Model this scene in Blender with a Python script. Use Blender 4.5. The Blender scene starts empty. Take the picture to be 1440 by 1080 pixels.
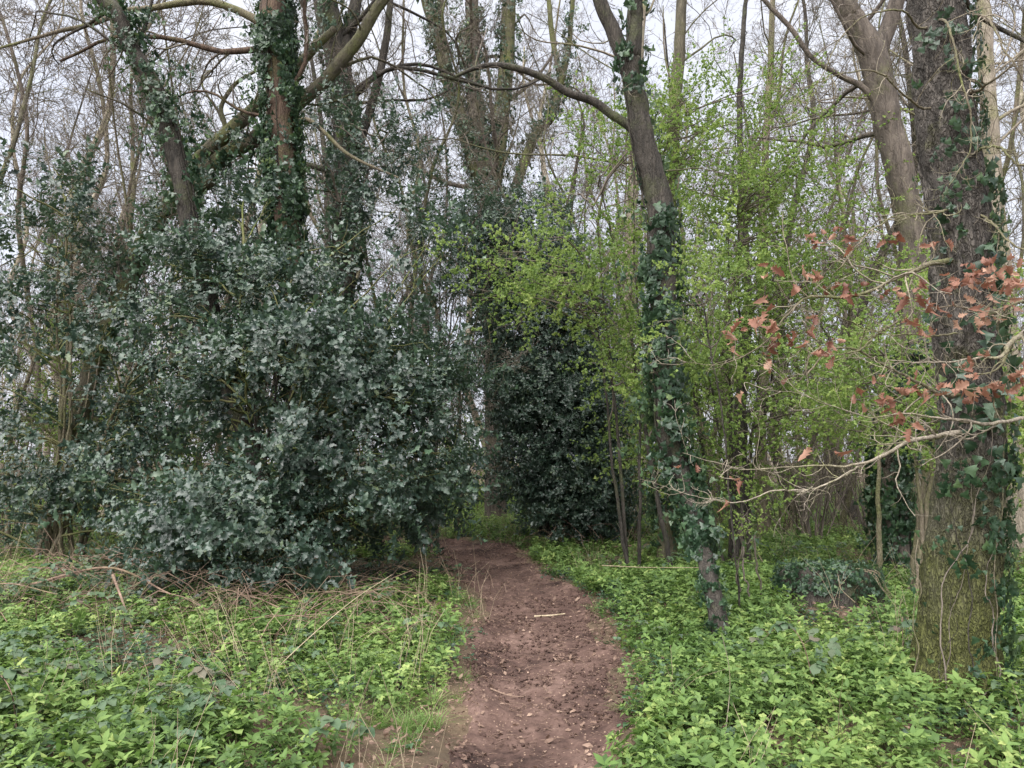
import bpy, math, numpy as np
from mathutils import Vector, Matrix

# ------------------------------------------------------------------ camera, sky, sun, exposure
SC = bpy.context.scene
F = 1040.0; PITCH = math.radians(6.0); CAMZ = 1.5
cam = bpy.data.cameras.new('camera'); cam.sensor_width = 36.0; cam.lens = 36.0 * F / 1440.0
cam.clip_start = 0.05; cam.clip_end = 2000.0
camo = bpy.data.objects.new('camera', cam); SC.collection.objects.link(camo)
camo.location = (0, 0, CAMZ); camo.rotation_euler = (math.pi / 2 + PITCH, 0, 0); SC.camera = camo

W = bpy.data.worlds.new("World"); SC.world = W; W.use_nodes = True
nt = W.node_tree; nt.nodes.clear()
SUN_EL, SUN_ROT = math.radians(60), math.radians(-150)
def N(t, kind, **kw):
    n = t.nodes.new(kind)
    for k, v in kw.items():
        setattr(n, k, v)
    return n
sky = N(nt, 'ShaderNodeTexSky'); sky.sky_type = 'NISHITA'; sky.sun_disc = False
sky.sun_elevation = SUN_EL; sky.sun_rotation = SUN_ROT; sky.dust_density = 3.0
bg1 = N(nt, 'ShaderNodeBackground'); bg1.inputs['Strength'].default_value = 0.05
bg2 = N(nt, 'ShaderNodeBackground'); bg2.inputs['Strength'].default_value = 0.168
tc = N(nt, 'ShaderNodeTexCoord'); ns = N(nt, 'ShaderNodeTexNoise'); ns.inputs['Scale'].default_value = 2.2
ns.inputs['Detail'].default_value = 5; cr = N(nt, 'ShaderNodeValToRGB')
cr.color_ramp.elements[0].position = .35; cr.color_ramp.elements[0].color = (.80, .83, .95, 1)
cr.color_ramp.elements[1].position = .65; cr.color_ramp.elements[1].color = (.95, .95, 1.0, 1)
mx = N(nt, 'ShaderNodeMixShader'); mx.inputs[0].default_value = .88
out = N(nt, 'ShaderNodeOutputWorld'); L = nt.links.new
L(tc.outputs['Generated'], ns.inputs['Vector']); L(ns.outputs['Fac'], cr.inputs['Fac']); L(cr.outputs['Color'], bg2.inputs['Color'])
L(sky.outputs['Color'], bg1.inputs['Color']); L(bg1.outputs[0], mx.inputs[1]); L(bg2.outputs[0], mx.inputs[2]); L(mx.outputs[0], out.inputs['Surface'])

sl = bpy.data.lights.new('sun', 'SUN'); sl.energy = 1.5; sl.angle = math.radians(95); sl.color = (1, .97, .92)
so = bpy.data.objects.new('sun', sl); SC.collection.objects.link(so)
sd = Vector((math.sin(SUN_ROT) * math.cos(SUN_EL), math.cos(SUN_ROT) * math.cos(SUN_EL), math.sin(SUN_EL)))
so.rotation_euler = sd.to_track_quat('Z', 'Y').to_euler()
vs = SC.view_settings; vs.view_transform = 'Standard'; vs.look = 'None'; vs.gamma = 1; vs.use_curve_mapping = False
vs.exposure = 2.8
SC.cycles.max_bounces = 7; SC.cycles.diffuse_bounces = 4; SC.cycles.glossy_bounces = 2; SC.cycles.transmission_bounces = 4
SC.cycles.use_denoising = True

# ------------------------------------------------------------------ helpers
R = np.random.default_rng(7)
def A(*v): return np.array(v, dtype=float)
def at(px, py, d):
    """point on the vertical plane Y=d seen at this place of the photograph"""
    u = (px - 720) / F; v = (540 - py) / F
    c, s = math.cos(PITCH), math.sin(PITCH)
    y = c - s * v; z = s + c * v
    return A(u * d / y, d, CAMZ + z * d / y)
def gx(px, d): return (px - 720) / F * d / math.cos(PITCH)

def _h(ix, iy, iz, seed):
    n = (ix.astype(np.int64) * 374761393 + iy.astype(np.int64) * 668265263 + iz.astype(np.int64) * 2147483647 + seed * 974711) & 0xffffffff
    n = ((n ^ (n >> 13)) * 1274126177) & 0xffffffff
    n = n ^ (n >> 16)
    return (n & 0xffff) / 65535.0
def vnoise(p, seed=0):
    p = np.asarray(p, float); i = np.floor(p).astype(np.int64); f = p - i; f = f * f * (3 - 2 * f)
    r = 0
    for dx in (0, 1):
        for dy in (0, 1):
            for dz in (0, 1):
                w = (f[..., 0] if dx else 1 - f[..., 0]) * (f[..., 1] if dy else 1 - f[..., 1]) * (f[..., 2] if dz else 1 - f[..., 2])
                r = r + w * _h(i[..., 0] + dx, i[..., 1] + dy, i[..., 2] + dz, seed)
    return r
def fbm(p, seed=0, o=4):
    r = 0; a = .5; t = 0
    for k in range(o):
        r = r + a * vnoise(p * 2.03 ** k, seed + k); t += a; a *= .5
    return r / t
def unit(v): return v / np.maximum(np.linalg.norm(v, axis=-1, keepdims=True), 1e-9)

# path: distance -> left and right edge
PD = np.array([0.0, 2.5, 3.63, 5.0, 6.24, 7.4, 9.0, 10.4, 11.8, 13.0, 14.2, 15.2, 16.2])
PL = np.array([-.55, -.48, -.42, -.27, -.28, -.28, -.50, -.74, -1.10, -1.70, -3.2, -5.2, -8.0])
PR = np.array([.36, .40, .42, .70, .84, .78, .50, .24, .12, -.02, -.7, -2.4, -6.0])
def path_edges(y):
    return np.interp(y, PD, PL), np.interp(y, PD, PR)
def path_in(x, y):
    """signed distance-ish: > 0 inside the path, metres from the nearer edge"""
    l, r = path_edges(y)
    wob = (vnoise(np.stack([x * 2.2, y * 2.2, 0 * x], -1), 5) - .5) * .28
    s = np.minimum(x - l, r - x) + wob
    return np.where((y < 0) | (y > 16.2), -5, s)
def ground(x, y):
    x = np.asarray(x, float); y = np.asarray(y, float)
    p = np.stack([x, y, 0 * x], -1)
    h = (fbm(p * .35, 3, 3) - .5) * .30 + (fbm(p * 1.8, 9, 2) - .5) * .05
    h = h * np.clip((y + 1) / 5, 0.2, 1)
    h = h + .20 * np.exp(-((x + 5.0) ** 2 / 6 + (y - 7.0) ** 2 / 4)) - .06 * np.clip(path_in(x, y) * 5, 0, 1)
    return h
def gz(x, y): return float(ground(np.array([x]), np.array([y]))[0])

def coll_link(o, parent=None):
    SC.collection.objects.link(o)
    if parent is not None: o.parent = parent
    return o
def np_mesh(name, V, Q, mat=None, smooth=True, shade=None, T=None):
    """V (n,3), Q (m,4) quads, T (k,3) triangles"""
    me = bpy.data.meshes.new(name)
    V = np.asarray(V, np.float32); Q = np.asarray(Q, np.int32).reshape(-1, 4)
    T = np.zeros((0, 3), np.int32) if T is None else np.asarray(T, np.int32).reshape(-1, 3)
    me.vertices.add(len(V)); me.vertices.foreach_set('co', V.ravel())
    nl = Q.size + T.size; me.loops.add(nl)
    me.loops.foreach_set('vertex_index', np.concatenate([Q.ravel(), T.ravel()]))
    me.polygons.add(len(Q) + len(T))
    st = np.concatenate([np.arange(len(Q)) * 4, Q.size + np.arange(len(T)) * 3]).astype(np.int32)
    me.polygons.foreach_set('loop_start', st)
    me.polygons.foreach_set('use_smooth', np.full(len(Q) + len(T), smooth))
    if shade is not None:
        a = me.attributes.new('shade', 'FLOAT', 'POINT'); a.data.foreach_set('value', np.asarray(shade, np.float32))
    me.update(calc_edges=True); me.validate()
    if mat: me.materials.append(mat)
    return me
def mobj(name, me, parent=None, kind=None):
    o = bpy.data.objects.new(name, me); coll_link(o, parent)
    if kind: o['kind'] = kind
    return o
def thing(name, label, cat, loc=(0, 0, 0), group=None):
    o = bpy.data.objects.new(name, None); o.empty_display_size = .2; coll_link(o); o.location = tuple(float(v) for v in loc)
    o['label'] = label; o['category'] = cat
    if group: o['group'] = group
    return o
def copy_tree(o, parent=None):
    c = o.copy(); SC.collection.objects.link(c); c.parent = parent
    for ch in o.children: copy_tree(ch, c)
    return c

class Buf:
    """collects geometry"""
    def __init__(s): s.V = []; s.Q = []; s.T = []; s.S = []; s.n = 0
    def add(s, V, Q=None, shade=0.5, T=None):
        V = np.asarray(V, float)
        if Q is not None and len(Q): s.Q.append(np.asarray(Q) + s.n)
        if T is not None and len(T): s.T.append(np.asarray(T) + s.n)
        s.V.append(V); s.S.append(np.full(len(V), shade) if np.isscalar(shade) else shade); s.n += len(V)
    def mesh(s, name, mat, smooth=True, loc=None):
        V = np.concatenate(s.V) if s.V else np.zeros((0, 3))
        if loc is not None: V = V - np.asarray(loc)
        Q = np.concatenate(s.Q) if s.Q else np.zeros((0, 4), int)
        T = np.concatenate(s.T) if s.T else None
        return np_mesh(name, V, Q, mat, smooth, np.concatenate(s.S) if s.S else None, T)

def tubes(P, Rr, sides=5, shade=None):
    """P (B,n,3) polylines, Rr (B,n) radii -> V, Q"""
    B, n, _ = P.shape
    T = np.gradient(P, axis=1); T = unit(T)
    mean = unit(P[:, -1] - P[:, 0])
    ref = np.where(np.abs(mean[:, 2:3]) > .8, A(1, .13, 0), A(.05, .1, 1)); ref = ref[:, None, :] + 0 * T
    U = unit(np.cross(T, ref)); Wv = np.cross(T, U)
    a = np.arange(sides) * 2 * np.pi / sides
    V = P[:, :, None, :] + Rr[:, :, None, None] * (np.cos(a)[None, None, :, None] * U[:, :, None, :] + np.sin(a)[None, None, :, None] * Wv[:, :, None, :])
    idx = np.arange(B * n * sides).reshape(B, n, sides)
    q = np.stack([idx[:, :-1], np.roll(idx[:, :-1], -1, 2), np.roll(idx[:, 1:], -1, 2), idx[:, 1:]], -1).reshape(-1, 4)
    return V.reshape(-1, 3), q

def resample(P, n):
    """smooth a polyline (k,m) to n points (Catmull-Rom)"""
    P = np.asarray(P, float)
    if len(P) == 2: return P[0] + (P[1] - P[0]) * np.linspace(0, 1, n)[:, None]
    k = len(P); E = np.vstack([2 * P[0] - P[1], P, 2 * P[-1] - P[-2]])
    d = np.concatenate([[0], np.cumsum(np.linalg.norm(np.diff(P[:, :3], axis=0), axis=1) + 1e-6)]); t = np.linspace(0, d[-1], n)
    i = np.clip(np.searchsorted(d, t, side='right') - 1, 0, k - 2); f = ((t - d[i]) / (d[i + 1] - d[i]))[:, None]
    p0, p1, p2, p3 = E[i], E[i + 1], E[i + 2], E[i + 3]
    return .5 * (2 * p1 + (p2 - p0) * f + (2 * p0 - 5 * p1 + 4 * p2 - p3) * f ** 2 + (3 * p1 - p0 - 3 * p2 + p3) * f ** 3)

def grow(P, Rr, k, t0, t1, ang, lf, n, wig, up, rf, rmin, rng, flat=0., lpow=1.0):
    """children of polylines P (B,m,3): k each, vectorised"""
    B, m, _ = P.shape
    ln = np.linalg.norm(np.diff(P, axis=1), axis=2).sum(1)
    t = rng.uniform(t0, t1, (B, k)) * (m - 1); i = np.clip(t.astype(int), 0, m - 2); f = (t - i)
    b = np.arange(B)[:, None]
    o = P[b, i] * (1 - f[..., None]) + P[b, i + 1] * f[..., None]
    r = Rr[b, i] * (1 - f) + Rr[b, i + 1] * f
    tg = unit(P[b, i + 1] - P[b, i])
    rv = rng.normal(size=(B, k, 3)); rv = unit(rv - (rv * tg).sum(-1, keepdims=True) * tg)
    an = np.radians(rng.uniform(ang[0], ang[1], (B, k, 1)))
    d = unit(tg * np.cos(an) + rv * np.sin(an))
    le = ln[:, None] * rng.uniform(lf[0], lf[1], (B, k)) * (1 - .55 * (t / (m - 1)) ** lpow)
    o = o.reshape(-1, 3); d = d.reshape(-1, 3); le = le.ravel(); r = r.ravel()
    pts = [o]; c = o
    drift = rng.normal(size=d.shape) * wig
    for s in range(n - 1):
        drift = drift * .5 + rng.normal(size=d.shape) * wig
        d = unit(d + drift + A(0, 0, up)); 
        if flat: d = unit(d * A(1, 1, 1 - flat))
        c = c + d * (le / (n - 1))[:, None]; pts.append(c)
    Pn = np.stack(pts, 1)
    r0 = np.maximum(r * rng.uniform(rf[0], rf[1], r.shape), rmin)
    Rn = r0[:, None] * np.linspace(1, .35, n)[None] ; Rn = np.maximum(Rn, rmin * .6)
    return Pn, Rn

# ------------------------------------------------------------------ materials
def new_mat(name):
    m = bpy.data.materials.new(name); m.use_nodes = True; t = m.node_tree; t.nodes.clear()
    return m, t
def ramp(t, stops):
    c = N(t, 'ShaderNodeValToRGB'); e = c.color_ramp.elements
    while len(e) < len(stops): e.new(.5)
    for k, (p, col) in enumerate(stops): e[k].position = p; e[k].color = (*col, 1)
    return c
def leaf_mat(name, stops, rough=.45, trans=.35, spec=.5, tint=1.25, back=None, patch=.9):
    m, t = new_mat(name); L = t.links.new
    at_ = N(t, 'ShaderNodeAttribute'); at_.attribute_name = 'shade'
    oi = N(t, 'ShaderNodeObjectInfo')
    m1 = N(t, 'ShaderNodeMath', operation='MULTIPLY_ADD'); m1.inputs[1].default_value = .55
    m2 = N(t, 'ShaderNodeMath', operation='MULTIPLY'); m2.inputs[1].default_value = .45
    L(oi.outputs['Random'], m2.inputs[0]); L(at_.outputs['Fac'], m1.inputs[0]); L(m2.outputs[0], m1.inputs[2])
    pn = N(t, 'ShaderNodeTexNoise'); pn.inputs['Scale'].default_value = 1.3; pn.inputs['Detail'].default_value = 2; pg = N(t, 'ShaderNodeNewGeometry'); L(pg.outputs['Position'], pn.inputs['Vector'])
    pm = N(t, 'ShaderNodeMath', operation='MULTIPLY_ADD'); pm.inputs[1].default_value = patch; L(pn.outputs['Fac'], pm.inputs[0]); L(m1.outputs[0], pm.inputs[2])
    ps = N(t, 'ShaderNodeMath', operation='SUBTRACT'); ps.inputs[1].default_value = patch * .5; L(pm.outputs[0], ps.inputs[0])
    c = ramp(t, stops); L(ps.outputs[0], c.inputs['Fac'])
    col = c.outputs['Color']
    if back:
        g = N(t, 'ShaderNodeNewGeometry'); mb = N(t, 'ShaderNodeMix', data_type='RGBA')
        L(g.outputs['Backfacing'], mb.inputs[0]); L(col, mb.inputs[6]); mb.inputs[7].default_value = (*back, 1); col = mb.outputs[2]
    p = N(t, 'ShaderNodeBsdfPrincipled'); p.inputs['Specular IOR Level'].default_value = spec
    rr_ = N(t, 'ShaderNodeMapRange'); rr_.inputs[3].default_value = rough - .06; rr_.inputs[4].default_value = rough + .28; L(at_.outputs['Fac'], rr_.inputs[0]); L(rr_.outputs[0], p.inputs['Roughness'])
    L(col, p.inputs['Base Color'])
    tr = N(t, 'ShaderNodeBsdfTranslucent'); hs = N(t, 'ShaderNodeHueSaturation'); hs.inputs['Value'].default_value = tint; hs.inputs['Saturation'].default_value = 1.1
    L(col, hs.inputs['Color']); L(hs.outputs[0], tr.inputs['Color'])
    mxs = N(t, 'ShaderNodeMixShader'); mxs.inputs[0].default_value = trans; o = N(t, 'ShaderNodeOutputMaterial')
    L(p.outputs[0], mxs.inputs[1]); L(tr.outputs[0], mxs.inputs[2]); L(mxs.outputs[0], o.inputs['Surface'])
    return m
def bark_mat(name, c0, c1, moss=(.10, .13, .03), moss_amt=.45, scale=14., stretch=.18, bump=.5, mossh=0.0, fiss=(26, .22, .6)):
    m, t = new_mat(name); L = t.links.new
    tcn = N(t, 'ShaderNodeTexCoord'); mp = N(t, 'ShaderNodeMapping'); mp.inputs['Scale'].default_value = (1, 1, stretch)
    L(tcn.outputs['Object'], mp.inputs['Vector'])
    n1 = N(t, 'ShaderNodeTexNoise'); n1.inputs['Scale'].default_value = scale; n1.inputs['Detail'].default_value = 6; n1.inputs['Roughness'].default_value = .65
    L(mp.outputs[0], n1.inputs['Vector'])
    c = ramp(t, [(.32, c0), (.5, tuple((a + b) / 2 for a, b in zip(c0, c1))), (.68, c1)]); L(n1.outputs['Fac'], c.inputs['Fac'])
    n2 = N(t, 'ShaderNodeTexNoise'); n2.inputs['Scale'].default_value = 1.7; n2.inputs['Detail'].default_value = 5; n2.inputs['Roughness'].default_value = .7
    L(tcn.outputs['Object'], n2.inputs['Vector'])
    r2 = N(t, 'ShaderNodeMapRange'); r2.inputs[1].default_value = .62 - moss_amt * .35; r2.inputs[2].default_value = .78 - moss_amt * .25
    L(n2.outputs['Fac'], r2.inputs[0])
    fac = r2.outputs[0]
    if mossh:
        sx = N(t, 'ShaderNodeSeparateXYZ'); L(tcn.outputs['Object'], sx.inputs[0])
        r3 = N(t, 'ShaderNodeMapRange'); r3.inputs[1].default_value = mossh; r3.inputs[2].default_value = mossh * .25; r3.inputs[3].default_value = 0; r3.inputs[4].default_value = .85
        n5 = N(t, 'ShaderNodeTexNoise'); n5.inputs['Scale'].default_value = 3.5; n5.inputs['Detail'].default_value = 4
        ma = N(t, 'ShaderNodeMath', operation='MULTIPLY_ADD'); ma.inputs[1].default_value = 1.6; L(tcn.outputs['Object'], n5.inputs['Vector'])
        mz = N(t, 'ShaderNodeMath', operation='SUBTRACT'); mz.inputs[1].default_value = .8; L(n5.outputs['Fac'], ma.inputs[0]); L(sx.outputs['Z'], mz.inputs[0]); L(mz.outputs[0], ma.inputs[2])
        L(ma.outputs[0], r3.inputs[0])
        mm = N(t, 'ShaderNodeMath', operation='MAXIMUM'); L(r3.outputs[0], mm.inputs[0]); L(fac, mm.inputs[1]); fac = mm.outputs[0]
    n3 = N(t, 'ShaderNodeTexNoise'); n3.inputs['Scale'].default_value = 60; n3.inputs['Detail'].default_value = 3
    L(tcn.outputs['Object'], n3.inputs['Vector'])
    cm = ramp(t, [(.3, tuple(x * .5 for x in moss)), (.7, tuple(x * 1.3 for x in moss))]); L(n3.outputs['Fac'], cm.inputs['Fac'])
    mc = N(t, 'ShaderNodeMix', data_type='RGBA'); L(fac, mc.inputs[0]); L(c.outputs[0], mc.inputs[6]); L(cm.outputs[0], mc.inputs[7])
    p = N(t, 'ShaderNodeBsdfPrincipled'); p.inputs['Roughness'].default_value = .85; p.inputs['Specular IOR Level'].default_value = .25
    mp2 = N(t, 'ShaderNodeMapping'); mp2.inputs['Scale'].default_value = (1, 1, fiss[1]); L(tcn.outputs['Object'], mp2.inputs['Vector'])
    nw = N(t, 'ShaderNodeTexNoise'); nw.inputs['Scale'].default_value = 26; nw.inputs['Detail'].default_value = 4; L(mp2.outputs[0], nw.inputs['Vector'])
    va = N(t, 'ShaderNodeMix', data_type='RGBA'); va.blend_type = 'LINEAR_LIGHT'; va.inputs[0].default_value = .05; L(mp2.outputs[0], va.inputs[6]); L(nw.outputs['Color'], va.inputs[7])
    vo = N(t, 'ShaderNodeTexVoronoi'); vo.feature = 'DISTANCE_TO_EDGE'; vo.inputs['Scale'].default_value = fiss[0]; L(va.outputs[2], vo.inputs['Vector'])
    fr = N(t, 'ShaderNodeMapRange'); fr.inputs[1].default_value = 0.0; fr.inputs[2].default_value = .22; L(vo.outputs['Distance'], fr.inputs[0])
    fc = ramp(t, [(0, (fiss[2],) * 3), (.6, (1, 1, 1)), (1, (1, 1, 1))]); L(fr.outputs[0], fc.inputs['Fac'])
    mf = N(t, 'ShaderNodeMix', data_type='RGBA'); mf.blend_type = 'MULTIPLY'; mf.inputs[0].default_value = 1; L(mc.outputs[2], mf.inputs[6]); 
    mk = N(t, 'ShaderNodeMath', operation='MULTIPLY_ADD'); mk.inputs[1].default_value = -.75; mk.inputs[2].default_value = 1; L(fac, mk.inputs[0])
    nk = N(t, 'ShaderNodeTexNoise'); nk.inputs['Scale'].default_value = 9; nk.inputs['Detail'].default_value = 5; L(mp2.outputs[0], nk.inputs['Vector'])
    kr = N(t, 'ShaderNodeMapRange'); kr.inputs[1].default_value = .38; kr.inputs[2].default_value = .58; kr.inputs[3].default_value = .15; L(nk.outputs['Fac'], kr.inputs[0])
    mq = N(t, 'ShaderNodeMath', operation='MULTIPLY'); L(mk.outputs[0], mq.inputs[0]); L(kr.outputs[0], mq.inputs[1]); L(mq.outputs[0], mf.inputs[0])
    L(fc.outputs[0], mf.inputs[7])
    L(mf.outputs[2], p.inputs['Base Color'])
    b = N(t, 'ShaderNodeBump'); b.inputs['Strength'].default_value = bump; b.inputs['Distance'].default_value = .03
    ad = N(t, 'ShaderNodeMath', operation='MULTIPLY_ADD'); ad.inputs[1].default_value = .35; L(n3.outputs['Fac'], ad.inputs[0]); L(n1.outputs['Fac'], ad.inputs[2])
    ad2 = N(t, 'ShaderNodeMath', operation='MULTIPLY_ADD'); ad2.inputs[1].default_value = .8; L(fr.outputs[0], ad2.inputs[0]); L(ad.outputs[0], ad2.inputs[2])
    L(ad2.outputs[0], b.inputs['Height']); L(b.outputs[0], p.inputs['Normal'])
    o = N(t, 'ShaderNodeOutputMaterial'); L(p.outputs[0], o.inputs['Surface'])
    return m
def soil_mat(name, stops, scale, bump, extra=None):
    m, t = new_mat(name); L = t.links.new
    tcn = N(t, 'ShaderNodeTexCoord')
    n1 = N(t, 'ShaderNodeTexNoise'); n1.inputs['Scale'].default_value = scale; n1.inputs['Detail'].default_value = 9; n1.inputs['Roughness'].default_value = .72
    n2 = N(t, 'ShaderNodeTexNoise'); n2.inputs['Scale'].default_value = 1.4; n2.inputs['Detail'].default_value = 3
    v = N(t, 'ShaderNodeTexVoronoi'); v.inputs['Scale'].default_value = 55; v.inputs['Randomness'].default_value = 1
    for x in (n1, n2, v): L(tcn.outputs['Object'], x.inputs['Vector'])
    a = N(t, 'ShaderNodeMath', operation='MULTIPLY_ADD'); a.inputs[1].default_value = .5; L(n2.outputs['Fac'], a.inputs[0])
    b = N(t, 'ShaderNodeMath', operation='MULTIPLY'); b.inputs[1].default_value = .5; L(n1.outputs['Fac'], b.inputs[0]); L(b.outputs[0], a.inputs[2])
    c = ramp(t, stops); L(a.outputs[0], c.inputs['Fac'])
    cv = N(t, 'ShaderNodeSeparateColor'); L(v.outputs['Color'], cv.inputs[0])
    g = N(t, 'ShaderNodeMath', operation='GREATER_THAN'); g.inputs[1].default_value = .86; L(cv.outputs[0], g.inputs[0])
    l2 = N(t, 'ShaderNodeMath', operation='LESS_THAN'); l2.inputs[1].default_value = .28; L(v.outputs['Distance'], l2.inputs[0])
    mu = N(t, 'ShaderNodeMath', operation='MULTIPLY'); L(g.outputs[0], mu.inputs[0]); L(l2.outputs[0], mu.inputs[1])
    mc = N(t, 'ShaderNodeMix', data_type='RGBA'); L(mu.outputs[0], mc.inputs[0]); L(c.outputs[0], mc.inputs[6]); mc.inputs[7].default_value = (.27, .19, .14, 1)
    p = N(t, 'ShaderNodeBsdfPrincipled'); p.inputs['Roughness'].default_value = .9; p.inputs['Specular IOR Level'].default_value = .2
    L(mc.outputs[2], p.inputs['Base Color'])
    bp = N(t, 'ShaderNodeBump'); bp.inputs['Strength'].default_value = bump; bp.inputs['Distance'].default_value = .02; L(n1.outputs['Fac'], bp.inputs['Height']); L(bp.outputs[0], p.inputs['Normal'])
    o = N(t, 'ShaderNodeOutputMaterial'); L(p.outputs[0], o.inputs['Surface'])
    return m

M = {}
M['holly'] = leaf_mat('holly_leaf', [(0., (.016, .032, .024)), (.5, (.032, .060, .043)), (.85, (.060, .098, .062)), (1., (.12, .16, .08))], rough=.36, trans=.12, spec=.75, back=(.07, .12, .07))
M['ivyleaf'] = leaf_mat('ivy_leaf', [(0., (.014, .032, .018)), (.5, (.028, .062, .032)), (.85, (.055, .11, .045)), (1., (.12, .17, .05))], rough=.38, trans=.15, spec=.6, back=(.08, .13, .06))
M['hawthorn'] = leaf_mat('hawthorn_leaf', [(0., (.10, .16, .045)), (.5, (.18, .26, .075)), (1., (.31, .38, .12))], rough=.5, trans=.45, spec=.3)
M['mercury'] = leaf_mat('mercury_leaf', [(0., (.050, .092, .030)), (.45, (.110, .185, .052)), (.8, (.175, .260, .075)), (1., (.30, .36, .12))], rough=.55, trans=.35, spec=.3)
M['nettle'] = leaf_mat('lime_leaf', [(0., (.085, .15, .045)), (.5, (.165, .25, .070)), (1., (.33, .40, .14))], rough=.5, trans=.4, spec=.4)
M['bramble'] = leaf_mat('bramble_leaf', [(0., (.035, .07, .035)), (.5, (.065, .11, .055)), (.8, (.09, .115, .07)), (1., (.13, .10, .08))], rough=.42, trans=.2, spec=.35, back=(.12, .16, .10))
M['grass'] = leaf_mat('grass_blade', [(0., (.06, .13, .03)), (.6, (.11, .20, .045)), (1., (.24, .27, .11))], rough=.45, trans=.35, spec=.4)
M['deadleaf'] = leaf_mat('dead_leaf', [(0., (.09, .055, .042)), (.5, (.18, .118, .090)), (1., (.36, .26, .20))], rough=.6, trans=.2, spec=.3)
M['oakleaf'] = leaf_mat('rust_leaf', [(0., (.12, .050, .036)), (.5, (.24, .115, .080)), (1., (.42, .26, .19))], rough=.5, trans=.3, spec=.35)
M['oak'] = bark_mat('oak_bark', (.040, .036, .033), (.165, .146, .130), moss=(.11, .12, .03), moss_amt=.25, scale=22, stretch=.3, bump=.9, mossh=1.7, fiss=(40, .30, .42))
M['dark'] = bark_mat('dark_bark', (.022, .020, .018), (.076, .066, .056), moss=(.07, .08, .035), moss_amt=.3, scale=18, fiss=(34, .2, .4))
M['peel'] = bark_mat('peeling_bark', (.055, .046, .040), (.165, .138, .116), moss=(.13, .13, .07), moss_amt=.25, scale=12, fiss=(26, .16, .7))
M['red'] = bark_mat('red_bark', (.045, .032, .026), (.155, .105, .078), moss=(.09, .10, .035), moss_amt=.3, scale=16)
M['grey'] = bark_mat('grey_bark', (.09, .075, .055), (.24, .20, .15), moss=(.13, .14, .055), moss_amt=.55, scale=16)
M['pale'] = bark_mat('pale_bark', (.16, .135, .10), (.38, .33, .27), moss=(.20, .20, .09), moss_amt=.4, scale=16)
M['mossy'] = bark_mat('mossy_bark', (.052, .047, .035), (.145, .128, .092), moss=(.12, .13, .045), moss_amt=.6, scale=14)
M['twig'] = bark_mat('twig_bark', (.085, .070, .060), (.21, .175, .15), moss=(.12, .12, .06), moss_amt=.4, scale=10, bump=.2)
M['greentwig'] = bark_mat('green_twig', (.10, .10, .045), (.22, .21, .10), moss=(.12, .16, .04), moss_amt=.5, scale=10, bump=.2)
M['brown'] = bark_mat('bramble_stem', (.095, .060, .045), (.27, .19, .145), moss=(.14, .13, .05), moss_amt=.2, scale=10, bump=.2)
M['straw'] = bark_mat('straw_stem', (.25, .20, .13), (.46, .38, .27), moss=(.2, .2, .1), moss_amt=.1, scale=10, bump=.2)
M['soil'] = soil_mat('forest_soil', [(.25, (.035, .028, .020)), (.5, (.085, .062, .042)), (.75, (.16, .115, .075))], 12, .8)
M['path'] = soil_mat('path_soil', [(.38, (.024, .014, .012)), (.46, (.060, .036, .030)), (.54, (.092, .057, .047)), (.66, (.16, .105, .088))], 9, 1.0)

# ------------------------------------------------------------------ ground and path
def grid_mesh(name, X, Y, Z, mat):
    ny, nx = X.shape; idx = np.arange(nx * ny).reshape(ny, nx)
    q = np.stack([idx[:-1, :-1], idx[:-1, 1:], idx[1:, 1:], idx[1:, :-1]], -1).reshape(-1, 4)
    return np_mesh(name, np.stack([X, Y, Z], -1).reshape(-1, 3), q, mat)
def axis(near, lim, step, ratio=1.16):
    v = list(np.arange(0, near, step)); s = step
    while v[-1] < lim: s *= ratio; v.append(v[-1] + s)
    return np.array(v)
ax = axis(9, 600, .11); xs = np.concatenate([-ax[::-1][:-1], ax]); ay = axis(17, 900, .11)
ys = np.concatenate([-axis(2, 300, .5)[::-1][:-1], ay])
X, Y = np.meshgrid(xs, ys); Z = ground(X, Y)
far = np.clip((np.hypot(X, Y) - 60) / 200, 0, 1); Z = Z * (1 - far)
g = mobj('ground', grid_mesh('ground', X, Y, Z, M['soil'])); g['kind'] = 'structure'
# footpath
t = np.linspace(0, 1, 52); yy = np.linspace(.3, 16, 560)
pl, pr = path_edges(yy)
wl = pl + (vnoise(np.stack([pl * 0, yy * 2.1, pl * 0], -1), 31) - .5) * .35 - .10
wr = pr + (vnoise(np.stack([pl * 0, yy * 2.3, pl * 0], -1), 32) - .5) * .35 + .10
X = wl[:, None] + (wr - wl)[:, None] * t; Y = yy[:, None] + 0 * X
e = np.minimum(t, 1 - t)[None] * (wr - wl)[:, None]
P3 = np.stack([X, Y, 0 * X], -1)
Z = ground(X, Y) + .06 * np.clip(path_in(X, Y) * 5, 0, 1) * 0 + .022 - .05 * np.clip(1 - e / .10, 0, 1)
foot = np.clip(fbm(P3 * 6.5, 40, 3) - .47, 0, 1) * .07
Z = Z + foot * np.clip(e * 4, 0, 1) + (fbm(P3 * 24, 43, 3) - .5) * .030
po = mobj('footpath', grid_mesh('footpath', X, Y, Z, M['path'])); po['kind'] = 'structure'
def path_z(x, y): return ground(x, y) + .03

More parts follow.
